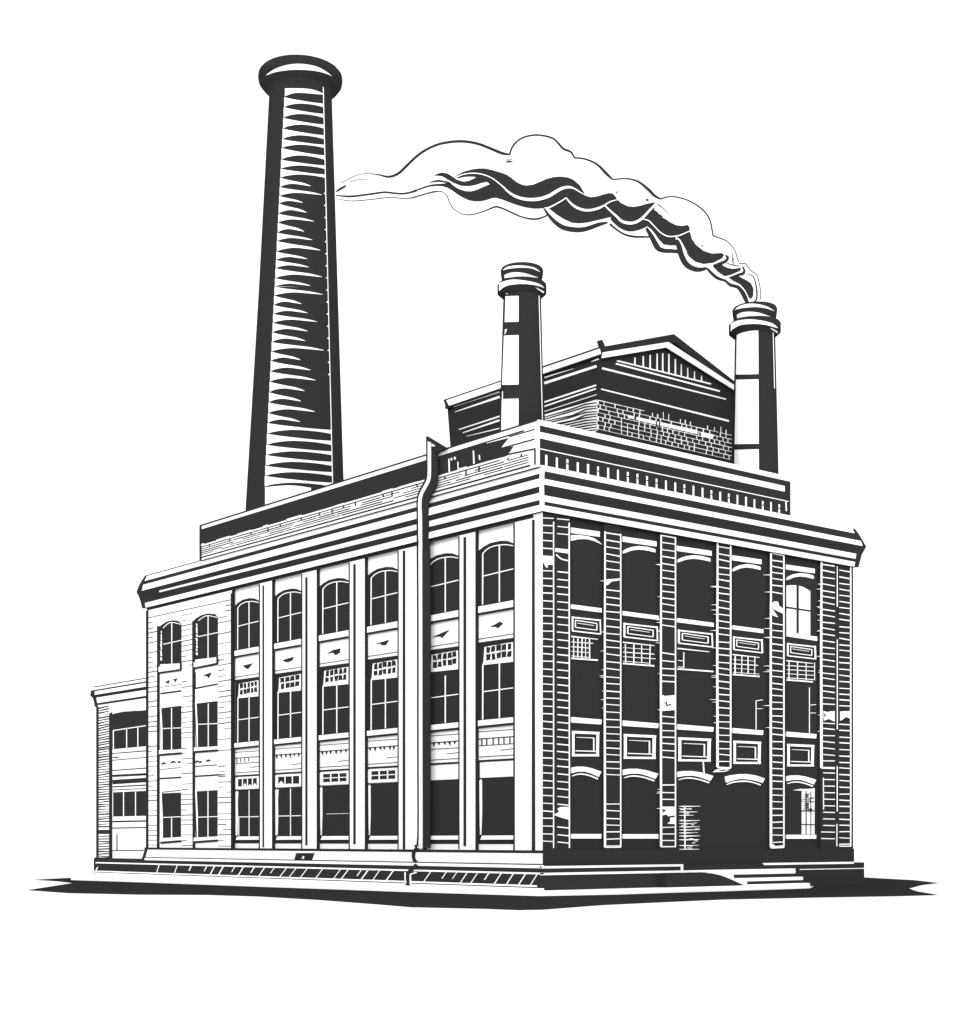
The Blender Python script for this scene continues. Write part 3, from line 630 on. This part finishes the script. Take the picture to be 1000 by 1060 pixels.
for xt, yt in ((657.4, 370), (666, 368.6), (673.2, 367.4), (680.4, 366), (686.2, 365.6), (692.6, 366.2), (699.3, 371.8), (705.4, 377), (712.1, 380.6), (719.1, 384.4), (726.4, 389)):
    hF([(xt, yt), (xt, 377.2 + (xt - 657.4) * .247)], [1.2, 1.6] if xt < 700 else [.6, 1.2], .034, W)
for pts, w in (([(563.5, 396.6), (617.4, 379)], 2.9), ([(563.5, 390.8), (580, 385.6), (594, 381.6)], [1.4, .9, .3]), ([(563.5, 416.2), (616.8, 398.8)], 1.9), ([(563.5, 420.6), (616.6, 402.4)], 1.6), ([(612, 374.4), (619.6, 371.4)], [.6, 2]), ([(563.5, 426), (617.4, 408.4)], .8),
               ([(469.6, 421), (485, 416.2), (517, 405.6)], [1.2, .8, 1.6]), ([(471, 426.4), (517, 410.8)], [.6, 3]), ([(475, 444.6), (517, 431)], [1, 1.8]), ([(479, 448), (517, 435)], [.8, 2.4]), ([(483, 451.6), (517, 443.4)], [.4, 1.4])): hS(pts, w, .02, W)
b.build('wall', HL, HL)
b = MB()     # brickwork base, front
rows = [414.2 + i * 4.25 for i in range(8)]
SL = .232
for i, yy in enumerate(rows):
    x = 618.5
    while x < 757:
        l = random.uniform(6, 26); x2 = min(x + l, 757.4)
        lim = 416 + (x - 619) * .255 if i else 0
        if i or x < 645: hF([(x, yy + (x - 619) * SL), (x2, yy + (x2 - 619) * SL)], random.uniform(.4, .85), .02 + i * .0006, W)
        x = x2 + random.choice((0, 0, .8, 1.6))
for i in range(7):
    x = 619.5 + (i % 2) * 2
    while x < 757:
        if random.random() < .85:
            y0 = rows[i] + (x - 619) * SL; q = random.uniform(-4, 0) if i == 0 and random.random() < .5 else 0
            if not (i == 0 and random.random() < .3): hF([(x, y0 + q), (x, y0 + 4.25)], random.uniform(.4, .95), .027, W)
        x += random.uniform(4.6, 7.2)
hPF([(650.6, 429.6), (722, 445.4), (722, 449.4), (660, 435), (650, 432)], .04, W); hPF([(725.4, 447), (739.6, 450), (737.6, 454.2), (726.6, 451.8)], .04, W)
hPF([(657, 430), (659, 430.4), (658.6, 435), (656.6, 434)], .046, K); hF([(679.6, 436), (680, 442)], 1.2, .046, K); hF([(682.8, 436), (683, 442)], 1.2, .046, K)
hF([(617, 446.6), (757.6, 477.4)], 1.6, .048, K); b.build('brickwork', HL, HL)
b = MB()     # weathered courses on the long side
hPS([(564, 429), (617, 413.8), (619, 416), (619, 447), (600, 450), (564, 440)], .015, W)
for i in range(13):
    y0 = 417 + i * 2.8; q = random.uniform(0, 10) if i < 5 else 0
    hS([(563, y0 + 14.8 - i * .5), (585 + q, y0 + 8 - i * .3), (606, y0 + 1.4), (617.5, y0 + random.uniform(-.4, .6))], [.8, 1.3, 1.4, .9], .03, K)
hS([(619, 412), (619.2, 448)], .9, .032, K)
b.build('cladding', HL, HL)
b = MB()     # roof: two slopes with black verge and white fascia
OV = .5
zr0, zr1 = hz(361.5) + .02, Hf(694.6, 347.2).z
def roofpt(x, z, y): return V((x, y, z))
yb1 = Hs(463, 416).y
for xa, xe in ((HX - .15, xA), (xA, xR + .4)):
    za = zr0 if xa < xA else zr1; ze = zr1 if xa < xA else zr0 - .12
    b.prism([(xa, HY - .25, za), (xe, HY - .25, ze), (xe, HY - .25, ze - .42), (xa, HY - .25, za - .40)], NF, yb1 - HY + .25, K, K)
hPF([(623.8, 364.8), (692, 354), (758.4, 397.4), (764, 401), (764, 406), (758.4, 402.4), (690, 359.6), (623.6, 370.6)], .27, W, .06)
hPS([(459.8, 415.4), (620.6, 360.8), (621.6, 366.4), (461.8, 421)], .19, W, .04); hS([(459.2, 414.4), (621.4, 359.2)], 1, .2, K)
hPF([(620.6, 352.2), (623.6, 351.4), (627.6, 361), (624.6, 364.6)], .3, K, .2); hPS([(459, 413.6), (461, 413.6), (465.6, 421.8), (461.8, 423.2)], .21, K, .2)
b.build('roof', HL, HL)

# ------------------------------------------------------------------ chimneys
class Cone:      # stack of circles: rows of (py, centre px, half width px) at the axis' distance
    def __init__(s, base, rows):
        s.dep = dep(V((base[0], base[1], EYE))); s.base = V(base); s.rows = []
        for py, cx, hw in rows:
            c = Dp(cx, py, s.dep); s.rows.append((c.z, c.x, c.y, hw * s.dep / FPX))
        s.rows.sort()
    def at(s, z):
        R = s.rows
        if z <= R[0][0]: return R[0][1:]
        for a, c in zip(R, R[1:]):
            if z <= c[0]:
                t = (z - a[0]) / max(c[0] - a[0], 1e-6); return tuple(a[i] + (c[i] - a[i]) * t for i in (1, 2, 3))
        return R[-1][1:]
    def hit(s, px, py, eps):
        d = ray(px, py); z = CAM.z + d.z * (s.dep - 1)
        for _ in range(12):
            cx, cy, r = s.at(z); r += eps
            ox, oy = CAM.x - cx, CAM.y - cy; A = d.x**2 + d.y**2; B = ox * d.x + oy * d.y; Cc = ox * ox + oy * oy - r * r
            D = B * B - A * Cc; t = (-B - math.sqrt(max(D, 0))) / A; z = CAM.z + d.z * t
        return CAM + d * t
def lathe(mb, cone, m, n=48, extra=None):
    rows = [(r[1], r[2], r[0], r[3]) for r in cone.rows]
    if extra: rows += extra
    k = mb.mi(m); b0 = len(mb.v)
    for cx, cy, z, r in rows:
        for i in range(n): a = 2 * math.pi * i / n; mb.v.append(V((cx + r * math.cos(a), cy + r * math.sin(a), z)))
    for j in range(len(rows) - 1):
        for i in range(n):
            q = (i + 1) % n; mb.f.append((b0 + j*n + i, b0 + j*n + q, b0 + (j+1)*n + q, b0 + (j+1)*n + i)); mb.m.append(k)
    mb.f.append(tuple(b0 + (len(rows)-1)*n + i for i in range(n))); mb.m.append(k)
def lerp_poly(pts, x):
    if x <= pts[0][0]: return pts[0][1]
    for a, c in zip(pts, pts[1:]):
        if x <= c[0]: return a[1] + (c[1] - a[1]) * (x - a[0]) / max(c[0] - a[0], 1e-6)
    return pts[-1][1]
def patch(mb, cone, up, lo, m, eps=.03, nx=14, ny=1, sm=True):
    """a thin coat laid on the round surface between an upper and a lower edge line"""
    if sm and len(up) > 2: up = catmull(up, 4)
    if sm and len(lo) > 2: lo = catmull(lo, 4)
    x0, x1 = up[0][0], up[-1][0]; b0 = len(mb.v); k = mb.mi(m)
    for e in (eps, -.02):
        for i in range(nx + 1):
            x = x0 + (x1 - x0) * i / nx; a, c = lerp_poly(up, x), lerp_poly(lo, x)
            for j in range(ny + 1): mb.v.append(cone.hit(x, a + (c - a) * j / ny, e))
    n1 = ny + 1; N = (nx + 1) * n1
    for i in range(nx):
        for j in range(ny):
            q = [i*n1 + j, i*n1 + j + 1, (i+1)*n1 + j + 1, (i+1)*n1 + j]
            mb.f.append(tuple(b0 + z for z in q)); mb.m.append(k)
        for j in (0, ny):
            q = [i*n1 + j, (i+1)*n1 + j, N + (i+1)*n1 + j, N + i*n1 + j]; mb.f.append(tuple(b0 + z for z in q)); mb.m.append(k)
    for i in (0, nx):
        for j in range(ny): q = [i*n1 + j, i*n1 + j + 1, N + i*n1 + j + 1, N + i*n1 + j]; mb.f.append(tuple(b0 + z for z in q)); mb.m.append(k)
def quad_patch(mb, cone, tl, tr, br, bl, m, eps=.03, nx=8, ny=12):
    b0 = len(mb.v); k = mb.mi(m)
    for i in range(nx + 1):
        t = i / nx
        for j in range(ny + 1):
            s_ = j / ny; xa, xz = tl[0] + (bl[0] - tl[0]) * s_, tr[0] + (br[0] - tr[0]) * s_; ya, yz = tl[1] + (bl[1] - tl[1]) * s_, tr[1] + (br[1] - tr[1]) * s_
            mb.v.append(cone.hit(xa + (xz - xa) * t, ya + (yz - ya) * t, eps))
    for i in range(nx):
        for j in range(ny): q = [i*(ny+1) + j, i*(ny+1) + j + 1, (i+1)*(ny+1) + j + 1, (i+1)*(ny+1) + j]; mb.f.append(tuple(b0 + z for z in q)); mb.m.append(k)
def base_xy(px, v):          # ground position seen at column px, v metres behind the front wall
    d = ray(px, HOR); t = (v - CAM.y) / d.y; return CAM.x + d.x * t, v

# tall stack behind the factory
tb = base_xy(306, DEP + 4.6)
TC = thing('chimney', 'tallest chimney, a tapering stack with shading painted as black and white hatch, behind the factory', 'chimney', (tb[0], tb[1], 0), 'factory chimneys')
shaft = Cone(tb, [(900, 301, 61.5), (525, 305.7, 50.8), (300, 309, 40.6), (100, 311.2, 32.3)])
b = MB(); lathe(b, shaft, I)  # black body under white stripes: shading hatch painted on the stack
TL = [248, 290, 335, 380, 425, 462, 512, 550, 588, 628, 665, 697, 740, 777, 820, 855, 900, 935, 970, 1012, 1048]
tips = [40 + t / 4.077 for t in TL] + [280 + t / 4.077 for t in (70, 107, 147, 185, 222, 262, 303, 343, 383, 427, 470, 515, 558, 603, 645, 690, 737, 780, 825, 868, 913)]
xl = lambda y: 295 - (y - 91.5) * .0514 ; xr = lambda y: 334.8 + (y - 97) * .0236
def hatch_stripe(ya, yb_, full, end):
    x0, x1 = xl((ya + yb_) / 2), xr((ya + yb_) / 2); xe = x1 if full else x0 + (x1 - x0) * end
    w = xe - x0; h = yb_ - ya
    up = [(x0, ya - .2), (x0 + w * .16, ya + h * .16 - .3), (x0 + w * .45, ya + h * .38 - .5), (x0 + w * .75, ya + h * .52), (xe, ya + h * (.62 if full else .82))]
    lo = [(x0, yb_ - .5), (x0 + w * .12, yb_ - h * .24), (x0 + w * .4, yb_ - h * .36 - .4), (x0 + w * .75, yb_ - h * .26), (xe, yb_ - h * (.02 if full else .14))]
    patch(b, shaft, up, lo, W, .04, 12)
patch(b, shaft, [(295, 91.4), (312, 91.4), (325, 93), (334.8, 97)], [(294.6, tips[0] - 1), (302, tips[0] - 4), (312, tips[0] - 4.8), (334.8, 98)], W, .04)
for i, (ya, yb_) in enumerate(zip(tips, tips[1:])):
    full = i < 8 or i >= 35; e = random.uniform(.5, .72) if i % 3 else random.uniform(.7, .95)
    hatch_stripe(ya, yb_, full, e)
patch(b, shaft, [(274.4, tips[-1] + .4), (300, tips[-1] - 1.6), (322, tips[-1] + 1)], [(272.4, 530), (300, 530), (322, 530)], W, .04)
for a, c, w in ((240, 90, 0.7), (90, 240, .9), (240, 400, .8), (400, 500, .9)):
    a, c = min(a, c), max(a, c); quad_patch(b, shaft, (xr(a) - w / 2, a), (xr(a) + w / 2, a), (xr(c) + w / 2, c), (xr(c) - w / 2, c), W, .045, 1, 10)
for t in range(16):
    yy = 200 + t * 12.5; quad_patch(b, shaft, (xr(yy) - 2.2, yy), (xr(yy), yy - 1.2), (xr(yy), yy + 1.4), (xr(yy) - 1.6, yy + .6), W, .046, 1, 1)
b.build('shaft', TC, TC)
cap = Cone(tb, [(100.5, 311, 32.2), (96.5, 311, 33.6), (91, 311, 39.4), (86.5, 311, 42.8), (82.5, 311, 43.5), (79, 311, 43.1), (77.2, 311, 41.6), (76.4, 311, 39.5)])
b = MB(); cx, cy, r = cap.rows[-1][1], cap.rows[-1][2], cap.rows[-1][3]; z = cap.rows[-1][0]
lathe(b, cap, I, 56, [(cx, cy, z - .05, r * .8), (cx, cy, z - 2, r * .75)])
patch(b, cap, [(274, 78.6), (284, 71.6), (296, 67.4), (310, 65.9), (326, 68.2), (337, 73.4), (343.6, 78.8)], [(274, 78.8), (284, 75), (296, 72.9), (310, 72.2), (326, 73.4), (337, 76), (343.6, 78.9)], W, .04, 20)
b.build('cap', TC, TC)

def roof_chimney(label, bx, v, cx, ring, coll, sh_t, sh_b, A, Bp, Cp, E, white, bands, edge_highlight):
    bxy = base_xy(bx, v); dz = dep(V((bxy[0], bxy[1], EYE)))
    T = thing('chimney', label, 'chimney', (bxy[0], bxy[1], Z_CORT + .22), 'factory chimneys')
    sh = Cone(bxy, [(sh_b[0] + 60, sh_b[1], sh_b[2] + 1), sh_b, sh_t]); b = MB(); lathe(b, sh, I)
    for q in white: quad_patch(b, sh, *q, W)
    for q in bands: quad_patch(b, sh, *q, K, .05, 6, 2)
    (x0, y0), (x1, y1), w = edge_highlight; quad_patch(b, sh, (x0 - w / 2, y0), (x0 + w / 2, y0), (x1 + w / 2, y1), (x1 - w / 2, y1), W, .04, 1, 12)  # white line painting a highlight along the right edge
    b.build('shaft', T, T)
    co = Cone(bxy, [(coll[1] + 4.5, cx, sh_t[2] + .8), (coll[1], cx, coll[2]), (coll[0] + 1, cx, coll[2]), (coll[0], cx, coll[2] - .6), (coll[0] - .5, cx, ring[2] - 2)])
    b = MB(); lathe(b, co, I, 48); patch(b, co, *Cp, W, .03, 18)
    (x0, y0), (x1, y1) = E; patch(b, co, [(x0, y0), ((x0 + x1) / 2, (y0 + y1) / 2 - .6), (x1, y1 - .6)], [(x0, y0 + .4), ((x0 + x1) / 2, (y0 + y1) / 2 + 1), (x1, y1 + 1.2)], W, .03, 6)
    b.build('collar', T, T)
    ca = Cone(bxy, [(coll[0] + .5, cx, ring[2] - 2.2), (ring[1], cx, ring[2] - .3), (ring[0] + 1.5, cx, ring[2]), (ring[0], cx, ring[2] - .8)])
    x, y, r, z = ca.rows[-1][1], ca.rows[-1][2], ca.rows[-1][3], ca.rows[-1][0]
    b = MB(); lathe(b, ca, I, 48, [(x, y, z - .02, r * .82), (x, y, z - .9, r * .8)]); patch(b, ca, *A, W, .03, 18); patch(b, ca, *Bp, W, .03, 14); b.build('cap', T, T)
    return T, dz
roof_chimney('shorter roof chimney with no smoke, half white and half black, left of the gabled hall', 540.2, 3.0, 540.3, (279, 284.5, 22.1), (295, 303.5, 25.4), (305, 540.6, 19.5), (442, 540.2, 23.2),
    ([(520.5, 279.6), (526, 275.8), (539.3, 274.7), (552.6, 276.8), (559, 281.3)], [(520.5, 279.8), (528, 278), (539.3, 277.1), (550.5, 277.9), (559, 281.5)]),
    ([(522.2, 284.6), (528, 282.4), (535, 281.8), (544, 283), (556.8, 287.1)], [(522.2, 288), (533, 286.6), (544, 286.2), (556.8, 287.4)]),
    ([(516.6, 293), (526, 290), (535, 289.4), (549.8, 291.5), (559.6, 294.6), (563, 297.6)], [(516.6, 301.4), (519.4, 298.8), (526, 295.4), (538.6, 293.9), (550.5, 294.6), (559.6, 296.6), (563, 298)]),
    ((554.6, 297.6), (563, 302.4)),
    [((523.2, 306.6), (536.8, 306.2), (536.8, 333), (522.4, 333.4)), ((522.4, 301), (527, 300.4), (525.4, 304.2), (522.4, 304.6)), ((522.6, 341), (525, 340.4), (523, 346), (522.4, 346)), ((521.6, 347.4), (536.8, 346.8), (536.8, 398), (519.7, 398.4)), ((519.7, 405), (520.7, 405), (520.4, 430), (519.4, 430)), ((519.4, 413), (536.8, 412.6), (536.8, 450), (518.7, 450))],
    [], ((558, 306), (561.6, 436), .9))
T, SD = roof_chimney('smoking roof chimney, white left half and black right half, right of the gabled hall', 782, 1.25, 781.3, (319.5, 325, 23), (335.5, 344.5, 26.6), (346, 781.6, 20.6), (480, 782, 23.4),
    ([(760.5, 320.8), (766, 316.3), (778.6, 314.2), (792.6, 316.7), (801.6, 321.8)], [(760.5, 321), (768, 319), (781.4, 317.8), (792.6, 319), (801.6, 322)]),
    ([(762.9, 325.8), (768, 323.4), (776.5, 322.6), (787, 324), (799.3, 328.4)], [(762.9, 329.5), (773, 327.5), (785.6, 327), (799.3, 328.7)]),
    ([(756.4, 334.4), (766, 331.3), (778.6, 330.6), (791.2, 332.3), (800.3, 335.1), (805.2, 339.2)], [(756.4, 343), (759.7, 340), (767.4, 336.3), (781.4, 335.2), (792.6, 336.3), (801, 338.5), (805.2, 339.6)]),
    ((797.4, 339.3), (805, 343.7)),
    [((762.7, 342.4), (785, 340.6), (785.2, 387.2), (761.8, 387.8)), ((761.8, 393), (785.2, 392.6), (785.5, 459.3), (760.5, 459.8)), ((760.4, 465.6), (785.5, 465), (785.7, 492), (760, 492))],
    [], ((800.4, 344), (801.8, 402), .8))

# ------------------------------------------------------------------ smoke
SM = thing('smoke_plume', 'long curling plume of white smoke with black underside, drifting left from the smoking chimney', 'smoke', Dp(780, 314, SD))
D0 = SD - .8
NC = -ray(560, 230).normalized()      # the plume leans back as it rises
def mP(pts, d, m, th=.1, smooth=0): b.prism([Dp(x, y, d) for x, y in (catmull(pts, smooth) if smooth else pts)], NC, th, m)
def mL(pts, w, d, m, th=.1, sm=4):
    w = wsc(w, 1.42 if m is SK else .95)
    L, R = sides(pts, w, sm); b.strip([Dp(x, y, d) for x, y in L], [Dp(x, y, d) for x, y in R], NC, th, m)
top = [(347.5,199),(355,193.5),(367.5,184),(384,180),(402.5,183),(412.5,179.5),(422.5,170),(435,158.8),(450,150.5),(465,147),(480,146.2),(495,148.8),(510,154.5),(527.5,160)]
top2 = [(527.5,160),(531,151),(540,143),(555,139.6),(570.8,142.4),(577.6,147.8),(583,153.8),(591,157.3),(594.6,163.2)]
top3 = [(594.6,163.2),(605.9,164.6),(618,170),(627.5,179.4),(634.3,185.8)]; top4 = [(634.3,185.8),(647.8,184.8),(659.9,187.5),(670.7,195.6),(677.5,202.4),(683.7,205.9)]
top5 = [(683.7,205.9),(695,203.2),(708.5,205.9),(717.5,210),(725.2,215),(731.8,222),(735.6,229.8),(737.3,238.6),(738.2,244)]; top6 = [(738.2,244),(745,246.3),(751.6,249),(756,252.9),(760.4,258.4),(763,266),(764.8,271.6)]
top7 = [(764.8,272.7),(771.4,272.7),(774.2,276),(776.9,279.8),(783,284.2),(785.7,291.4),(787.3,301.3),(787.3,310)]
low = [(773.5,313),(771.4,308.5),(768,302),(763.7,297),(756,295),(748,289.8),(742,287.5),(736.5,282.8),(731.5,277.5),(726,279),(719,279),(712,275),(707.5,269.2),(703.5,260.5),(688,259.5),(682,257.5),(673.5,245.2),(655,244.8),(646,242.5),(638,237.5),(630,231),(620,232.5),(608,236.6),(599,238),(590,237.3),(582,235),(574,229.5),(567,222),(558,226),(550,226.6),(540,224.5),(530,220.2),(514,214),(502,218.3),(492,221.5),(484,222.4),(477,221),(470,216.6),(465.7,210.5),(463,204),(459,199.2),(454,198),(440,200.8),(425,205),(402.5,204.3),(385,206.3),(367.5,208),(347.5,205.5)]
b = MB(); b.prism([Dp(x, y, D0) for x, y in top + top2[1:] + top3[1:] + top4[1:] + top5[1:] + top6[1:] + top7[1:] + low], NC, 1.2, SW); b.build('white_smoke', SM, SM)
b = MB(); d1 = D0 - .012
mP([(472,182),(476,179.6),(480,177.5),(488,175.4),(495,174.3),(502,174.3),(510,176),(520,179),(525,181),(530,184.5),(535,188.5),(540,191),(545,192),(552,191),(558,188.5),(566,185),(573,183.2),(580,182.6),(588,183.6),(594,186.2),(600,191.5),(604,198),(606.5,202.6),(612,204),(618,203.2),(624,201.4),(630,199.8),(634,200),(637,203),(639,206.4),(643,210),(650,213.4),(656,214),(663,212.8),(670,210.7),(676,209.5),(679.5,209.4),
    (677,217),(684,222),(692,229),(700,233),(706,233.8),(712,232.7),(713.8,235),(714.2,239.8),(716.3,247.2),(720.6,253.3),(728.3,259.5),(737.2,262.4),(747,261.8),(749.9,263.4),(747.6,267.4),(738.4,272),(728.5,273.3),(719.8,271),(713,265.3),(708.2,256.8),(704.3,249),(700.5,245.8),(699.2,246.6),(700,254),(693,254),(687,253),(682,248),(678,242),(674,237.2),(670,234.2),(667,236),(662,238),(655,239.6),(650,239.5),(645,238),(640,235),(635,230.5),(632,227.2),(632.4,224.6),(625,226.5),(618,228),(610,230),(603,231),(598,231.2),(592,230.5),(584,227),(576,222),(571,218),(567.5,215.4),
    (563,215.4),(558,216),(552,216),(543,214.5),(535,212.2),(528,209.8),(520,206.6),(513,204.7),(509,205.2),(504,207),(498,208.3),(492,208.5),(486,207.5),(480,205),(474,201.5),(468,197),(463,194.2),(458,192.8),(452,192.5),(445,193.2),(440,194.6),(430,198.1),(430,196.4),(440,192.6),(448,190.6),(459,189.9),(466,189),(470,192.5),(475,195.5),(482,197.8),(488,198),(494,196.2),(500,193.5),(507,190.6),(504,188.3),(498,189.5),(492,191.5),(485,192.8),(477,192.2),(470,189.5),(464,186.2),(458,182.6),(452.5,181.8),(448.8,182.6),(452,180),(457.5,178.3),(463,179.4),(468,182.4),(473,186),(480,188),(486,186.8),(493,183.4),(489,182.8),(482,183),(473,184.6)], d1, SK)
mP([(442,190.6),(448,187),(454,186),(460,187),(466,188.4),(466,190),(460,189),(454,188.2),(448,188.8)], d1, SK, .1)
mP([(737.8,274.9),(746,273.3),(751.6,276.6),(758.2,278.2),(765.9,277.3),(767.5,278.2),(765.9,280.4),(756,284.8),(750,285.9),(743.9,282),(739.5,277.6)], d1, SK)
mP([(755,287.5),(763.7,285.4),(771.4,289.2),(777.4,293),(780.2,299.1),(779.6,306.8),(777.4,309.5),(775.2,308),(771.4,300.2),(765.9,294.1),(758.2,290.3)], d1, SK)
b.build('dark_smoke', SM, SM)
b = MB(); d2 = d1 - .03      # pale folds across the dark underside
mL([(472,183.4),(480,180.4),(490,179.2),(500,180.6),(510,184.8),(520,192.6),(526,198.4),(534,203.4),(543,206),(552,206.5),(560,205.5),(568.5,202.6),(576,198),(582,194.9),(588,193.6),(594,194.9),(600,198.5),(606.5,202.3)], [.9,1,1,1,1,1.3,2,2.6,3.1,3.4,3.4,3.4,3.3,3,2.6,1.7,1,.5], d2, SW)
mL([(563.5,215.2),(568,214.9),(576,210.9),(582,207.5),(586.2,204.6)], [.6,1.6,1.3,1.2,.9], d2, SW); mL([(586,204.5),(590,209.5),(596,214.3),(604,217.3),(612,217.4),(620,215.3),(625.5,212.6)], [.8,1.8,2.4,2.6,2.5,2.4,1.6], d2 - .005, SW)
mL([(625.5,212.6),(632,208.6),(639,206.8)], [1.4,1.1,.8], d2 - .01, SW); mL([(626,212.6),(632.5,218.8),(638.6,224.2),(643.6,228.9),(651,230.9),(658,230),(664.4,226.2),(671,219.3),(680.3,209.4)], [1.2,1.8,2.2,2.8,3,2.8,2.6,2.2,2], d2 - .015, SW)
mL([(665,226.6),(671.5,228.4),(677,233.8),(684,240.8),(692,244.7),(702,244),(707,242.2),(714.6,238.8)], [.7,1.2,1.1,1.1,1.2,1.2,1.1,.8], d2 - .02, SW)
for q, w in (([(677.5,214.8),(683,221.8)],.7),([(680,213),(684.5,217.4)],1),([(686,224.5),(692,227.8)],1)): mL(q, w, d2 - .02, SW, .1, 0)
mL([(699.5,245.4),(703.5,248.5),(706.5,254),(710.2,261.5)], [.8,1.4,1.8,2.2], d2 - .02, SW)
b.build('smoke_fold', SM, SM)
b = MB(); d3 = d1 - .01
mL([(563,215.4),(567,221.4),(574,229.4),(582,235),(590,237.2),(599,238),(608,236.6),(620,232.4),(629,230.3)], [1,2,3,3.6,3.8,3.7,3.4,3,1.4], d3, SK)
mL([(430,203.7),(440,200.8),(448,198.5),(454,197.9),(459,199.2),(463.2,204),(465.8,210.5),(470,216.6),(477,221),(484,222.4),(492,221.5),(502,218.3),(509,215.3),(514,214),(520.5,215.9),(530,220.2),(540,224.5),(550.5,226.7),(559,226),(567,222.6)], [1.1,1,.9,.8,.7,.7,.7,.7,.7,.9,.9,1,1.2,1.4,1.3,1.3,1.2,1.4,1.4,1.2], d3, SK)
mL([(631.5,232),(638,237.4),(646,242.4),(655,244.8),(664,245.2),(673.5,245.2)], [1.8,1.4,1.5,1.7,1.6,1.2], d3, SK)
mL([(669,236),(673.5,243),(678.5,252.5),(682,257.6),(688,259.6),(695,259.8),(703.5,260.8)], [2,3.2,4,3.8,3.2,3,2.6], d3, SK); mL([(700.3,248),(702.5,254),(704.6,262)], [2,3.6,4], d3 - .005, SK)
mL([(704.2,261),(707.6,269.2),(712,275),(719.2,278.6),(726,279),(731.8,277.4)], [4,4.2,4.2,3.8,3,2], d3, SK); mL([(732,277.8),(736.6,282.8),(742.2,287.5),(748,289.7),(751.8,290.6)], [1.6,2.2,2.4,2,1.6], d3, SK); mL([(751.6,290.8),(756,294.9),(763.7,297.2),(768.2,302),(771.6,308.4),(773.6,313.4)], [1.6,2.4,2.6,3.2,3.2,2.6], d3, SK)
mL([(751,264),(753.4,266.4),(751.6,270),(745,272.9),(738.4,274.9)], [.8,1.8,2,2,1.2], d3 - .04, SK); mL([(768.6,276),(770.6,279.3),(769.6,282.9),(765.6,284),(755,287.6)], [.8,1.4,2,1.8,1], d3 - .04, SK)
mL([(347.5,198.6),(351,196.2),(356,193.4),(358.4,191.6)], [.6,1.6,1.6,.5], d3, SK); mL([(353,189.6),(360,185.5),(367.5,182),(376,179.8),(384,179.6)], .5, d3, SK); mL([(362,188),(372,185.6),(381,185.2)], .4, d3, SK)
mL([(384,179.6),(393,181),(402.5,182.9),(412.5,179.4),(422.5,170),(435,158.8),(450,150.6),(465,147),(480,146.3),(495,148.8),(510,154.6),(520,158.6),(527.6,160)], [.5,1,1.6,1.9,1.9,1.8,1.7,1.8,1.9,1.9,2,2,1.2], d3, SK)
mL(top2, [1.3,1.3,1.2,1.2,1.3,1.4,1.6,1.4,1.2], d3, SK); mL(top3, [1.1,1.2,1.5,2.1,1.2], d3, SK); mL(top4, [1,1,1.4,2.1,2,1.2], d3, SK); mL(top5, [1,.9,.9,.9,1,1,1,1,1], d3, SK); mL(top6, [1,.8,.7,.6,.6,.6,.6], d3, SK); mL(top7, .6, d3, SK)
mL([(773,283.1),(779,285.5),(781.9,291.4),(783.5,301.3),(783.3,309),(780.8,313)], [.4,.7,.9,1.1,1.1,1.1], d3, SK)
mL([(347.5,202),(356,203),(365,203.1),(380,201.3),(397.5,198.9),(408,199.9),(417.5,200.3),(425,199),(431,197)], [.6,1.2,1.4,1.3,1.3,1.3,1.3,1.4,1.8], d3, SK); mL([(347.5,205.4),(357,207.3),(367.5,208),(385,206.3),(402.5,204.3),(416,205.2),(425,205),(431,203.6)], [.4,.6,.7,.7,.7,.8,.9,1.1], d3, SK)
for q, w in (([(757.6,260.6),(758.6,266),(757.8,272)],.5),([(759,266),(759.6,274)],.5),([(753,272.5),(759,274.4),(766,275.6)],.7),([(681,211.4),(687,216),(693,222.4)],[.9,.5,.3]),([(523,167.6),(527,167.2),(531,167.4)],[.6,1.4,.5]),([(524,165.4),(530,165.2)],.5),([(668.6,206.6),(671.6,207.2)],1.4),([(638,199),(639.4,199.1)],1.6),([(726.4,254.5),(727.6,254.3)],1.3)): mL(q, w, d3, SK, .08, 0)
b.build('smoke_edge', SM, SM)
